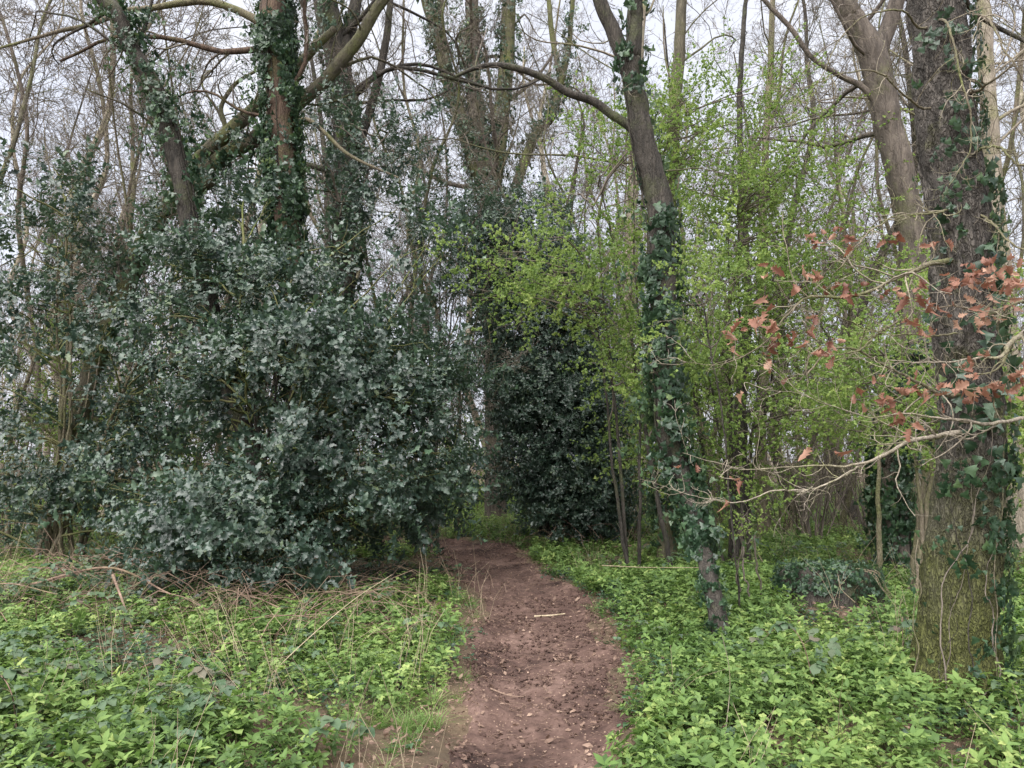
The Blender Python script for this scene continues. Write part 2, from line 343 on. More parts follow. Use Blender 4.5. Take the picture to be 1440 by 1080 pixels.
# ------------------------------------------------------------------ leaves and sprigs
PROF = {
 'holly': [(0, .02), (.12, .30), (.22, .20), (.36, .50), (.48, .30), (.62, .46), (.74, .22), (.86, .24), (1, .0)],
 'lance': [(0, .03), (.2, .28), (.45, .42), (.72, .28), (1, 0)],
 'small': [(0, .1), (.4, .5), (1, .1)],
 'oval': [(0, .05), (.2, .38), (.45, .5), (.7, .40), (.88, .2), (1, 0)],
 'blade': [(0, .5), (.35, .5), (.7, .35), (1, 0)],
 'oak': [(0, .03), (.12, .10), (.22, .30), (.30, .14), (.42, .46), (.52, .20), (.64, .50), (.74, .24), (.86, .32), (1, .04)],
 'ivy': [(0, .30), (.05, .56), (.20, .40), (.34, .50), (.45, .26), (.75, .14), (1, 0)],
}
def leaf_geo(prof, o, d, up, ln, wd, fold=.25, curl=.3, tw=0.0):
    """leaf from point o along d, upper side towards up"""
    d = unit(np.asarray(d, float)); s = np.cross(d, up); s = unit(s) if np.linalg.norm(s) > 1e-4 else A(1, 0, 0)
    n = np.cross(s, d)
    pr = np.array(PROF[prof]); y = pr[:, 0]; w = pr[:, 1]
    z = -curl * y ** 2 * ln; yy_ = y * ln * (1 - .2 * abs(curl) * y)
    c = o + yy_[:, None] * d + z[:, None] * n
    sw = (w * wd)[:, None]; zz = (w * wd * fold)[:, None]
    wv = (np.sin(y * 9 + tw) * .12 * wd)[:, None]
    Lf = c - sw * s + (zz + wv) * n; Rt = c + sw * s + (zz - wv) * n
    V = np.concatenate([Lf, c, Rt]); m = len(y); i = np.arange(m - 1)
    q = np.concatenate([np.stack([i, i + m, i + m + 1, i + 1], -1), np.stack([i + m, i + 2 * m, i + 2 * m + 1, i + m + 1], -1)])
    return V, q
def rdir(rng, up=0.): return unit(rng.normal(size=3) + A(0, 0, up))

PROTO = {}
def proto(name, objs_me):
    c = bpy.data.collections.new(name)
    for k, me in enumerate(objs_me):
        o = bpy.data.objects.new('%s_%02d' % (name, k), me); c.objects.link(o)
    PROTO[name] = (c, len(objs_me)); return c
_NG = {}
def node_group(pname):
    if pname in _NG: return _NG[pname]
    ng = bpy.data.node_groups.new('scatter_' + pname, 'GeometryNodeTree')
    ng.interface.new_socket('Geometry', in_out='INPUT', socket_type='NodeSocketGeometry')
    ng.interface.new_socket('Geometry', in_out='OUTPUT', socket_type='NodeSocketGeometry')
    gi = ng.nodes.new('NodeGroupInput'); go = ng.nodes.new('NodeGroupOutput')
    ci = ng.nodes.new('GeometryNodeCollectionInfo'); ci.inputs['Collection'].default_value = PROTO[pname][0]
    ci.inputs['Separate Children'].default_value = True; ci.inputs['Reset Children'].default_value = True
    ip = ng.nodes.new('GeometryNodeInstanceOnPoints'); ip.inputs['Pick Instance'].default_value = True
    def attr(nm, ty):
        a = ng.nodes.new('GeometryNodeInputNamedAttribute'); a.data_type = ty; a.inputs['Name'].default_value = nm; return a.outputs['Attribute']
    L = ng.links.new
    L(gi.outputs[0], ip.inputs['Points']); L(ci.outputs[0], ip.inputs['Instance'])
    e2r = ng.nodes.new('FunctionNodeEulerToRotation'); L(attr('rot', 'FLOAT_VECTOR'), e2r.inputs[0]); L(e2r.outputs[0], ip.inputs['Rotation'])
    L(attr('scl', 'FLOAT'), ip.inputs['Scale']); L(attr('idx', 'INT'), ip.inputs['Instance Index'])
    L(ip.outputs[0], go.inputs[0]); _NG[pname] = ng
    return ng
def scatter(name, pname, pts, rot, scl, rng, parent=None, loc=(0, 0, 0)):
    pts = np.asarray(pts, float) - np.asarray(loc, float); n = len(pts)
    me = bpy.data.meshes.new(name); me.vertices.add(n); me.vertices.foreach_set('co', pts.astype(np.float32).ravel())
    a = me.attributes.new('rot', 'FLOAT_VECTOR', 'POINT'); a.data.foreach_set('vector', np.asarray(rot, np.float32).ravel())
    a = me.attributes.new('scl', 'FLOAT', 'POINT'); a.data.foreach_set('value', np.asarray(scl, np.float32))
    a = me.attributes.new('idx', 'INT', 'POINT'); a.data.foreach_set('value', rng.integers(0, PROTO[pname][1], n).astype(np.int32))
    o = mobj(name, me, parent, 'stuff')
    md = o.modifiers.new('scatter', 'NODES'); md.node_group = node_group(pname)
    return o
def eul(d, roll=None):
    """euler angles that turn +Z to the directions d (n,3), with a random spin put in first"""
    d = unit(np.asarray(d, float)); th = np.arccos(np.clip(d[:, 2], -1, 1)); ph = np.arctan2(d[:, 1], d[:, 0])
    # R = Rz(ph) Ry(th) Rz(roll); convert to XYZ euler via matrix
    roll = np.zeros(len(d)) if roll is None else roll
    cp, sp, ct, st_, cr_, sr = np.cos(ph), np.sin(ph), np.cos(th), np.sin(th), np.cos(roll), np.sin(roll)
    m00 = cp * ct * cr_ - sp * sr; m10 = sp * ct * cr_ + cp * sr; m20 = -st_ * cr_
    m21 = st_ * sr; m22 = ct
    ry = np.arcsin(np.clip(-m20, -1, 1)); rx = np.arctan2(m21, m22); rz = np.arctan2(m10, m00)
    return np.stack([rx, ry, rz], -1)

rg = np.random.default_rng(11)
def twig_tube(b, P, r0, r1, shade=.2, sides=3):
    P = np.asarray(P, float)[None]; V, q = tubes(P, np.linspace(r0, r1, P.shape[1])[None], sides); b.add(V, q, shade)
def make_sprig(kind, rng):
    """a twig standing along +Z carrying leaves"""
    b = Buf()
    if kind == 'holly':
        L_ = .30; n = 13
        bend = rng.normal(size=3) * .05
        sp = lambda t: A(bend[0] * t * t, bend[1] * t * t, L_ * t)
        for k in range(n):
            t = .2 + .8 * k / (n - 1); a = k * 2.4 + rng.uniform(-.4, .4)
            out_ = A(math.cos(a), math.sin(a), .35 + .9 * (k > n - 4) + rng.uniform(-.3, .4))
            ln = rng.uniform(.055, .085); V, q = leaf_geo('holly', sp(t), out_, A(0, 0, 1) + .35 * rng.normal(size=3), ln, ln * .55, .35, rng.uniform(.0, .45), rng.uniform(0, 6))
            b.add(V, q, rng.uniform(0, 1) ** 1.6)
    elif kind == 'ivyspray':
        L_ = .22; n = 9
        for k in range(n):
            t = k / (n - 1); a = k * 2.4 + rng.uniform(-.5, .5)
            out_ = A(math.cos(a), math.sin(a), rng.uniform(-.3, .8)); ln = rng.uniform(.05, .08)
            V, q = leaf_geo('ivy', A(0, 0, L_ * t) + .03 * out_, out_, A(0, 0, 1) + .4 * rng.normal(size=3), ln, ln * .8, .15, rng.uniform(0, .4))
            b.add(V, q, rng.uniform(0, 1) ** 1.5)
    elif kind == 'ivywall':
        # +Z points away from the bark; leaves hang like shingles
        for k in range(5):
            o = A(rng.uniform(-.07, .07), rng.uniform(-.07, .07), rng.uniform(.01, .06)); ln = rng.uniform(.05, .085)
            d = A(rng.normal() * .5, -1 + rng.normal() * .3, rng.uniform(.1, .6)); V, q = leaf_geo('ivy', o, d, A(0, 0, 1), ln, ln * .85, .12, rng.uniform(0, .3))
            b.add(V, q, rng.uniform(0, 1) ** 1.5)
    elif kind == 'hawthorn':
        L_ = .42; n = 9; bend = rng.normal(size=3) * .06
        for k in range(n):
            t = .1 + .9 * k / (n - 1); c = A(bend[0] * t * t, bend[1] * t * t, L_ * t) + .02 * rng.normal(size=3)
            for j in range(6):
                ln = rng.uniform(.018, .034); V, q = leaf_geo('small', c, rdir(rng, .4), rdir(rng, 1.5), ln, ln * .8, .2, .2); b.add(V, q, rng.uniform(0, 1))
    elif kind == 'holly_twig': pass
    elif kind == 'mercury':
        H = rng.uniform(.13, .22); tilt = rng.normal(size=2) * .03
        top = A(tilt[0], tilt[1], H)
        for lev, cnt, ln0 in ((.45, 3, .06), (.75, 4, .075), (1., 6, .07)):
            for j in range(cnt):
                a = j * 6.283 / cnt + rng.uniform(0, 1.2); ln = ln0 * rng.uniform(.8, 1.2)
                V, q = leaf_geo('lance', top * lev, A(math.cos(a), math.sin(a), rng.uniform(.05, .7) if lev < 1 else rng.uniform(.2, 1.1)), A(0, 0, 1), ln, ln * .48, .2, rng.uniform(.1, .5)); b.add(V, q, rng.uniform(0, 1) * (.6 + .4 * lev))
        twig_tube(b, [A(0, 0, 0), top * .5 + A(.005, 0, 0), top], .002, .0012, .5)
    elif kind == 'nettle':
        H = rng.uniform(.10, .24)
        for k in range(5):
            z = H * (k + 1) / 5
            for j in range(2 if k < 4 else 4):
                a = (k % 2) * 1.57 + j * (3.14 if k < 4 else 1.57) + rng.uniform(-.2, .2); ln = .05 * rng.uniform(.7, 1.2) * (1 - .1 * k)
                V, q = leaf_geo('oval', A(0, 0, z), A(math.cos(a), math.sin(a), .35), A(0, 0, 1), ln, ln * .7, .15, .4); b.add(V, q, rng.uniform(0, 1))
        twig_tube(b, [A(0, 0, 0), A(0, .004, H * .5), A(0, 0, H)], .002, .0012, .3)
    elif kind == 'bramble':
        H = rng.uniform(.15, .4); P = resample([A(0, 0, 0), A(.06, 0, H * .7), A(.20, .02, H), A(.38, .04, H * .85)], 8)
        twig_tube(b, P, .003, .0018, 1.)
        for k in range(2, 8):
            c = P[k]; a0 = rng.uniform(0, 6.28); pet = A(math.cos(a0), math.sin(a0), .5) * .05; e_ = c + pet
            for j in (-1, 0, 1):
                a = a0 + j * 1.1; ln = rng.uniform(.05, .085) * (1.1 if j == 0 else .9)
                V, q = leaf_geo('oval', e_, A(math.cos(a), math.sin(a), rng.uniform(-.2, .3)), A(0, 0, 1), ln, ln * .72, .15, rng.uniform(.1, .5)); b.add(V, q, rng.uniform(0, 1))
    elif kind == 'grass':
        for k in range(26):
            a = rng.uniform(0, 6.28); o = A(rng.normal() * .03, rng.normal() * .03, 0); ln = rng.uniform(.10, .26)
            V, q = leaf_geo('blade', o, A(math.cos(a) * .6, math.sin(a) * .6, 1.1), A(-math.cos(a), -math.sin(a), .4), ln, .0045, .2, rng.uniform(.3, 1.0)); b.add(V, q, rng.uniform(0, 1))
    elif kind == 'groundivy':
        for k in range(9):
            a = rng.uniform(0, 6.28); o = A(rng.normal() * .07, rng.normal() * .07, rng.uniform(.02, .07)); ln = rng.uniform(.03, .06)
            V, q = leaf_geo('ivy', o, A(math.cos(a), math.sin(a), rng.uniform(-.1, .4)), A(0, 0, 1), ln, ln * .9, .1, .2); b.add(V, q, rng.uniform(0, 1))
    elif kind == 'deadleaf':
        a = rng.uniform(0, 6.28); ln = rng.uniform(.03, .065)
        V, q = leaf_geo(['lance', 'oak', 'oak'][rng.integers(3)], A(0, 0, .006), A(math.cos(a), math.sin(a), rng.uniform(0, .5)), A(rng.normal() * .3, rng.normal() * .3, 1), ln, ln * .55, rng.uniform(-.3, .8), rng.uniform(-.8, .8)); b.add(V, q, rng.uniform(0, 1))
    elif kind == 'chip':
        a = rng.uniform(0, 6.28); ln = rng.uniform(.01, .05); d = A(math.cos(a), math.sin(a), 0) * ln
        twig_tube(b, [A(0, 0, .004), d * .5 + A(0, 0, .007), d + A(.004, 0, .005)], rng.uniform(.0015, .003), .0015, rng.uniform(0, 1), 4)
    elif kind == 'clod':
        V0 = rng.normal(size=(14, 3)); V0 = unit(V0) * rng.uniform(.6, 1.1, (14, 1)) * A(.016, .013, .009)
        # hull-like blob from an icosphere style ring
        n = 6; rings = [(.0, .35), (.5, 1.), (1., .45)]; V = []
        for z, r in rings:
            for j in range(n): V.append(A(math.cos(j * 6.283 / n) * r, math.sin(j * 6.283 / n) * r, z * .8) * .014 * rng.uniform(.7, 1.25))
        idx = np.arange(18).reshape(3, 6); q = np.stack([idx[:-1], np.roll(idx[:-1], -1, 1), np.roll(idx[1:], -1, 1), idx[1:]], -1).reshape(-1, 4)
        q = np.vstack([q, [[12, 13, 14, 15]], [[12, 15, 16, 17]]]); b.add(np.array(V), q, .3)
    elif kind == 'straws':
        for k in range(5):
            a = rng.uniform(0, 6.28); H = rng.uniform(.25, .7); l = rng.uniform(0, .35)
            o = A(rng.normal() * .08, rng.normal() * .08, 0)
            twig_tube(b, [o, o + A(math.cos(a) * l * .4, math.sin(a) * l * .4, H * .6), o + A(math.cos(a) * l, math.sin(a) * l, H)], .0022, .001, .5)
    elif kind == 'brush':
        for k in range(9):
            a = rng.uniform(0, 6.28); ln = rng.uniform(.3, .9); d = A(math.cos(a), math.sin(a), rng.uniform(.0, .35))
            o = A(rng.normal() * .15, rng.normal() * .15, rng.uniform(.02, .15)); m_ = o + d * ln * .5 + A(0, 0, rng.uniform(0, .15))
            twig_tube(b, resample([o, m_, o + A(d[0], d[1], 0) * ln], 5), rng.uniform(.002, .005), .0015, rng.uniform(0, 1))
    return b
for kind, mat, cnt in (('holly', 'holly', 7), ('ivyspray', 'ivyleaf', 5), ('ivywall', 'ivyleaf', 6), ('hawthorn', 'hawthorn', 7), ('mercury', 'mercury', 9), ('nettle', 'nettle', 5),
                       ('bramble', 'bramble', 6), ('grass', 'grass', 4), ('groundivy', 'ivyleaf', 4), ('deadleaf', 'deadleaf', 10), ('chip', 'deadleaf', 6), ('clod', 'path', 4), ('straws', 'straw', 4), ('brush', 'brown', 5)):
    proto('p_' + kind, [make_sprig(kind, rg).mesh('p_%s_%d' % (kind, i), M[mat], smooth=kind not in ('deadleaf',)) for i in range(cnt)])

# ------------------------------------------------------------------ trunks
def trunk_geo(C, rad, sides=20, rings=120, amp=.05, plates=0., seed=1, flare=0., z0=0.):
    """C (k,3) centre line, rad (k,) radii"""
    S = resample(np.column_stack([C, rad]), rings); P = S[:, :3]; r = S[:, 3]
    T = unit(np.gradient(P, axis=0)); ref = A(1, .1, 0) + 0 * T; U = unit(ref - (ref * T).sum(-1, keepdims=True) * T); Wv = np.cross(T, U)
    a = np.arange(sides) * 2 * np.pi / sides
    ca, sa = np.cos(a)[None], np.sin(a)[None]
    zz = np.concatenate([[0], np.cumsum(np.linalg.norm(np.diff(P, axis=0), axis=1))])[:, None]
    wv = np.column_stack([fbm(np.column_stack([zz[:, 0] * 1.6 + 7 * k_ + seed, 0 * zz[:, 0], 0 * zz[:, 0]]), seed + k_, 3) - .5 for k_ in range(3)]) * np.minimum(r * 1.2, .05)[:, None]
    P = P + wv * np.clip(zz / .5, 0, 1)
    rr = r[:, None] * (1 + .09 * (fbm(np.column_stack([zz[:, 0] * 4.5, 0 * zz[:, 0], 0 * zz[:, 0]]), seed + 31, 2) - .5)[:, None]) + 0 * ca
    q3 = np.stack([ca * 1.3 + 0 * zz, sa * 1.3 + 0 * zz, zz * .9 + 0 * ca], -1)
    rr = rr * (1 + amp * 4 * (fbm(q3, seed, 3) - .5))
    if flare:
        lob = .5 + .5 * np.sin(a * 5 + seed)[None] * .6 + .3 * np.sin(a * 3 + 1.3)[None]
        rr = rr * (1 + flare * np.exp(-zz / .22) * (.5 + lob)) 
    if plates:
        k = r.mean() * 34
        q3 = np.stack([ca * k + 0 * zz, sa * k + 0 * zz, zz * 8.5 + 0 * ca], -1)
        w = (fbm(q3 * .5, seed + 5, 2) - .5)[..., None] * A(1.6, 1.6, 1.0); n_ = vnoise(q3 + w, seed + 9); n2 = vnoise(q3 * 2.1 + w, seed + 11)
        ridge = 1 - np.abs(2 * n_ - 1) * 1.0; ridge = np.clip((ridge - .35) * 1.8, 0, 1); r2 = 1 - np.abs(2 * n2 - 1)
        rr = rr + plates * ((1 - ridge) * 1.0 - .5 + .35 * (.5 - r2)) 
    V = P[:, None] + rr[..., None] * (ca[..., None] * U[:, None] + sa[..., None] * Wv[:, None])
    idx = np.arange(rings * sides).reshape(rings, sides)
    q = np.stack([idx[:-1], np.roll(idx[:-1], -1, 1), np.roll(idx[1:], -1, 1), idx[1:]], -1).reshape(-1, 4)
    return V.reshape(-1, 3), q, P, r

def part_mesh(name, V, q, mat, loc, parent, kind=None):
    me = np_mesh(name, V - np.asarray(loc), q, mat); return mobj(name, me, parent, kind)

def px_line(pts, d):
    """pts: (px, py, width_px[, distance]) -> centre line and radii"""
    C = []; r = []
    for p in pts:
        dd = p[3] if len(p) > 3 else d
        C.append(at(p[0], p[1], dd)); r.append(p[2] * dd / F / 2 * .88)
    return np.array(C), np.array(r)

def twigs_for(P, r, rng, lv, k=(8, 5, 5), t0=.45, wig=.16, up=.03, rmin=.0022, l1=(.25, .5), ang=(35, 80), lr=(.12, .30)):
    """three generations of twigs on centre line; returns (limbs P,R), Buf with finer ones and the tips"""
    P1, R1 = grow(P[None], r[None], k[0], t0, .98, ang, l1, 12, wig, up, lr, .006, rng)
    P2, R2 = grow(P1, R1, k[1], .2, 1., (25, 70), (.3, .65), 8, wig * 1.2, up, (.35, .6), rmin * 1.6, rng)
    b = Buf(); V, q = tubes(P2, R2, 4); b.add(V, q)
    P3, R3 = grow(P2, R2, k[2], .15, 1., (25, 65), (.3, .7), 6, wig * 1.3, up, (.4, .6), rmin * 1.1, rng)
    V, q = tubes(P3, R3, 3); b.add(V, q)
    tips = P3
    if lv > 3:
        P4, R4 = grow(P3, R3, k[3] if len(k) > 3 else 3, .2, 1., (25, 60), (.35, .7), 4, wig * 1.3, up, (.4, .7), rmin, rng)
        V, q = tubes(P4, R4, 3); b.add(V, q); tips = P4
    return P1, R1, b, tips

def ivy_on(label, P, r, z0, z1, dens, rng, off=.03, stems=4, base=None, spray=0, indiv=0, scale=1.0, t_lo=None, side=None):
    """ivy growing up a trunk: stems, leaf mass, (near one) single leaves"""
    zz = P[:, 2]; sel = (zz >= z0) & (zz <= z1)
    if sel.sum() < 3: return
    Ps, rs = P[sel], r[sel]; ln = np.linalg.norm(np.diff(Ps, axis=0), axis=1).sum()
    loc = Ps[0].copy(); th = thing('ivy', label, 'ivy', loc)
    cnt = int(dens * ln * rs.mean() * 6.28)
    t = rng.uniform(0, len(Ps) - 1.001, cnt * 2); i = t.astype(int); f = t - i
    a = rng.uniform(0, 6.283, cnt * 2)
    if side is not None: a = np.where(rng.uniform(size=len(a)) < .7, side + rng.normal(size=len(a)) * .9, a)
    c = Ps[i] * (1 - f[:, None]) + Ps[i + 1] * f[:, None]; rr = rs[i] * (1 - f) + rs[i + 1] * f
    keep = vnoise(np.stack([np.cos(a) * 1.6 + 3, np.sin(a) * 1.6, c[:, 2] * 1.5], -1), int(cnt) % 97) > .42
    a, c, rr = a[keep][:cnt], c[keep][:cnt], rr[keep][:cnt]
    o = np.stack([np.cos(a), np.sin(a), 0 * a], -1); pos = c + o * (rr + off * rng.uniform(.1, 1, len(a)))[:, None]
    nd = unit(o + rng.normal(size=o.shape) * .3)
    # +Z outwards and the leaf direction (-Y) hanging down: roll chosen from the heading
    rot = eul(nd, np.full(len(a), np.pi / 2) + rng.normal(size=len(a)) * .5 )
    rot = eul(nd, -np.pi / 2 + rng.normal(size=len(a)) * .6)
    scatter('ivy_leaves', 'p_ivywall', pos, rot, rng.uniform(.7, 1.25, len(a)) * scale, rng, th, loc)
    if spray:
        m = int(spray * ln); j = rng.integers(0, len(Ps), m); a = rng.uniform(0, 6.283, m); o = np.stack([np.cos(a), np.sin(a), rng.uniform(-.2, .5, m)], -1)
        ds = rng.uniform(0, .28, m) ** 1.0
        scatter('ivy_sprays', 'p_ivyspray', Ps[j] + o * (rs[j] + ds)[:, None], eul(o + .3 * rng.normal(size=o.shape), rng.uniform(0, 6.28, m)), rng.uniform(.7, 1.3, m) * scale, rng, th, loc)
    for s in range(stems):
        a0 = rng.uniform(0, 6.28) if side is None else side + rng.normal() * .6
        n = 40; tt = np.linspace(0, len(Ps) - 1.001, n); i = tt.astype(int); f = (tt - i)[:, None]
        c = Ps[i] * (1 - f) + Ps[i + 1] * f; rr = rs[i]
        aa = a0 + np.cumsum(rng.normal(size=n) * .09)
        Pt = c + np.stack([np.cos(aa), np.sin(aa), 0 * aa], -1) * (rr + .012)[:, None]
        V, q = tubes(Pt[None], np.linspace(.012, .004, n)[None] * rng.uniform(.6, 1.2), 5)
        part_mesh('stem', V, q, M['dark'], loc, th)
    return th

HERO = {}
def hero(key, name, label, cat, pts, d, mat, sides=20, rings=140, plates=.0, flare=.25, limbs=(), auto=None, seed=1, top=None, amp=.05, limbmat=None, twigmat='twig', base=True, grp=None):
    C, rad = px_line(pts, d)
    if base:
        C[0, 2] = gz(C[0, 0], C[0, 1]) - .12
    if top is not None:      # carries on above the picture: lean x, lean y, height gained, end radius
        C = np.vstack([C, C[-1] + A(top[0], top[1], top[2] * .5), C[-1] + A(top[0] * 2.2, top[1] * 2, top[2])]); rad = np.append(rad, [rad[-1] * .8, top[3]])
    V, q, P, r = trunk_geo(C, rad, sides, rings, amp, plates, seed, flare if base else 0)
    loc = C[0].copy(); loc[2] += .12 if base else 0
    th = thing(name, label, cat, loc, grp)
    part_mesh('trunk', V, q, M[mat], loc, th)
    rng = np.random.default_rng(seed * 101 + 5)
    LP = []
    for lp in limbs:
        C2, r2 = px_line(lp, d)
        V, q, p2, rr2 = trunk_geo(C2, r2, 12, 60, .05, 0, seed + 3); part_mesh('limb', V, q, M[limbmat or mat], loc, th); LP.append((p2, rr2))
    if auto:
        P1, R1, b, tips = twigs_for(P, r, rng, auto.get('lv', 4), auto.get('k', (9, 5, 5, 3)), auto.get('t0', .4), auto.get('wig', .16), auto.get('up', .02), l1=auto.get('l1', (.2, .42)), ang=auto.get('ang', (35, 80)), rmin=auto.get('rmin', .0022))
        for m_ in range(len(P1)):
            V, q = tubes(P1[m_:m_ + 1], R1[m_:m_ + 1], 7); part_mesh('branch', V, q, M[mat], loc, th)
        for (p2, rr2) in LP:
            _, _, b2, _ = twigs_for(p2, rr2, rng, 3, (5, 4, 3), .1, .2, .02)
            b.V += b2.V; b.S += b2.S
            for Q in b2.Q: b.Q.append(Q + b.n)
            b.n += b2.n
        me = b.mesh('twigs', M[twigmat], loc=loc); mobj('twigs', me, th, 'stuff')
    HERO[key] = (th, P, r, LP, loc)
    return th

# big oak at the right of the path
hero('oak', 'oak_tree', 'thick furrowed oak trunk with moss at its foot and ivy higher up', 'tree',
     [(1345, 1000, 126), (1348, 900, 116), (1354, 780, 104), (1364, 640, 95), (1360, 520, 92), (1353, 400, 90), (1342, 280, 88), (1320, 120, 86), (1311, 0, 84)], 4.75, 'oak',
     sides=150, rings=620, plates=.019, flare=.16, seed=4, top=(-.15, .3, 9, .08), amp=.025,
     auto=dict(lv=4, k=(16, 6, 5, 3), t0=.36, l1=(.13, .3), up=.02))
hero('centre', 'leaning_tree', 'dark ivy-wrapped tree leaning left beside the path and forking high up', 'tree',
     [(1022, 915, 32, 6.0), (1004, 835, 28, 6.3), (980, 745, 29, 6.8), (957, 665, 33), (942, 600, 36), (937, 500, 38), (932, 400, 40), (928, 320, 42), (918, 250, 42), (904, 190, 38), (893, 130, 34), (888, 85, 30), (893, 20, 26)], 7.2, 'dark',
     sides=40, rings=260, plates=.012, flare=.12, seed=6, top=(.3, .4, 7, .04),
     limbs=[[(892, 130, 30), (878, 80, 27), (860, 40, 25), (842, -5, 23), (820, -120, 16), (790, -260, 6)],
            [(905, 205, 15), (888, 180, 15), (862, 160, 14), (835, 142, 14), (800, 130, 13), (770, 112, 12), (735, 98, 11), (700, 92, 10), (670, 95, 8), (640, 108, 5)],
            [(940, 540, 11), (925, 510, 10), (915, 480, 8), (914, 455, 7), (920, 438, 9), (934, 438, 4)],
            [(930, 437, 5), (955, 430, 4), (985, 428, 3), (1000, 420, 2)]],
     auto=dict(lv=4, k=(14, 5, 5, 3), t0=.5, l1=(.13, .3)))
hero('behind', 'ivy_tree', 'upright tree standing just behind the ivy-wrapped leaning tree', 'tree',
     [(938, 785, 30), (936, 700, 27), (933, 600, 25), (935, 480, 24), (938, 350, 24), (944, 240, 22), (952, 120, 20), (960, 0, 18)], 11, 'mossy', sides=24, seed=8, top=(.4, .4, 6, .04), auto=dict(k=(12, 5, 5, 3), t0=.35))
hero('rmid', 'old_tree', 'old grey tree with peeling bark that forks beside the furrowed oak', 'tree',
     [(1258, 780, 50), (1254, 700, 42), (1262, 600, 38), (1275, 500, 38), (1283, 400, 40), (1281, 330, 42), (1270, 260, 43), (1252, 190, 43), (1236, 120, 43), (1222, 70, 42), (1200, 25, 34), (1178, -20, 28)], 10.5, 'peel',
     sides=40, rings=200, plates=.02, seed=9, top=(-1., .4, 6, .05),
     limbs=[[(1228, 90, 32), (1242, 55, 28), (1258, 10, 26), (1280, -80, 22), (1300, -250, 10)],
            [(1245, 160, 12), (1215, 125, 10), (1180, 105, 9), (1140, 80, 8), (1110, 40, 8), (1075, 0, 7), (1030, -50, 5)],
            [(1275, 260, 14), (1262, 210, 9), (1255, 180, 7), (1235, 155, 5)]],
     auto=dict(k=(13, 5, 5, 3), t0=.42, l1=(.15, .35)))
hero('lean', 'slanting_tree', 'dark trunk leaning across the top of the holly from upper left', 'tree',
     [(440, 850, 26), (395, 740, 28), (350, 620, 28), (318, 520, 29), (296, 430, 29), (276, 350, 29), (258, 270, 29), (246, 225, 30), (228, 150, 27), (212, 110, 25), (180, 60, 24), (140, -5, 22)], 9.2, 'dark',
     sides=24, rings=180, plates=.01, seed=12, top=(-2.5, .5, 3, .03), auto=dict(k=(20, 8, 6, 3), t0=.45, l1=(.14, .3)))
hero('ivyL', 'red_barked_tree', 'straight ivy-covered trunk with reddish bark rising out of the holly', 'tree',
     [(432, 850, 44), (428, 760, 38), (425, 640, 36), (422, 560, 36), (412, 450, 36), (405, 340, 38), (400, 240, 40), (392, 120, 42), (386, 0, 44)], 9.8, 'red',
     sides=30, rings=200, plates=.014, seed=14, limbmat='grey', top=(.2, .4, 6, .05),
     limbs=[[(383, 45, 16), (360, 28, 15), (330, 14, 13), (290, 3, 12), (255, 5, 11), (215, 12, 10), (180, 15, 9), (140, 30, 8), (95, 42, 7), (40, 55, 5), (-40, 80, 3)],
            [(405, 180, 8), (430, 168, 8), (455, 185, 7), (480, 210, 6), (510, 228, 5), (560, 250, 3)]],
     auto=dict(k=(20, 8, 6, 3), t0=.4, l1=(.14, .32)))
hero('broken', 'broken_tree', 'mossy broken trunk slanting up to the right above the holly', 'tree',
     [(60, 800, 34), (90, 660, 33), (125, 540, 32), (165, 430, 31), (205, 340, 30), (245, 280, 29), (300, 232, 27), (350, 200, 24), (400, 160, 24), (450, 120, 22), (500, 60, 20), (560, -20, 16)], 10.6, 'mossy',
     sides=24, rings=180, plates=.01, seed=15, top=(1.5, .4, 3, .03),
     limbs=[[(215, 320, 30), (250, 275, 28), (280, 262, 25), (302, 256, 22)], [(245, 262, 24), (290, 215, 23), (330, 180, 22), (370, 140, 20), (420, 90, 16), (470, 40, 12)],
            [(300, 215, 9), (316, 180, 8), (312, 150, 7), (330, 120, 6), (360, 100, 4)]],
     auto=dict(k=(20, 8, 6, 3), t0=.4, l1=(.12, .28)))
hero('t475', 'mossy_tree', 'tall mossy trunk with ivy just right of the reddish trunk in the holly', 'tree',
     [(470, 800, 44), (475, 600, 42), (480, 420, 42), (487, 280, 42), (484, 160, 42), (470, 60, 42), (455, -10, 40)], 12.5, 'dark', sides=24, seed=16, top=(-.6, .3, 6, .06),
     limbs=[[(478, 130, 26), (488, 60, 24), (500, 0, 20), (520, -120, 12)], [(480, 300, 16), (505, 200, 16), (530, 120, 14), (545, 40, 12), (552, -30, 9)]],
     auto=dict(k=(12, 5, 5, 3), t0=.4))
hero('multi', 'forked_tree', 'big tree at the path end with tan bark below and ivy-wrapped upright stems above', 'tree',
     [(697, 728, 38), (697, 700, 34), (697, 640, 32), (696, 520, 34), (692, 400, 38), (688, 300, 40), (676, 200, 32), (665, 120, 26), (664, 50, 24), (665, -10, 22)], 18.5, 'peel', sides=28, rings=170, seed=17, plates=.01, flare=.2, limbmat='mossy', top=(.2, .3, 6, .05),
     limbs=[[(694, 260, 28), (704, 180, 26), (712, 90, 25), (716, 0, 23), (722, -150, 12)], [(680, 260, 26), (655, 190, 25), (630, 110, 23), (612, 40, 21), (598, -10, 20), (570, -150, 9)],
            [(672, 230, 16), (645, 150, 16), (622, 60, 15), (618, -10, 14), (616, -120, 8)], [(700, 330, 18), (730, 250, 16), (752, 190, 15), (775, 165, 14), (790, 110, 13), (800, 60, 9), (806, 0, 8)], [(790, 120, 10), (778, 60, 9), (772, 0, 8), (768, -60, 5)]],
     auto=dict(k=(14, 5, 5, 3), t0=.42))
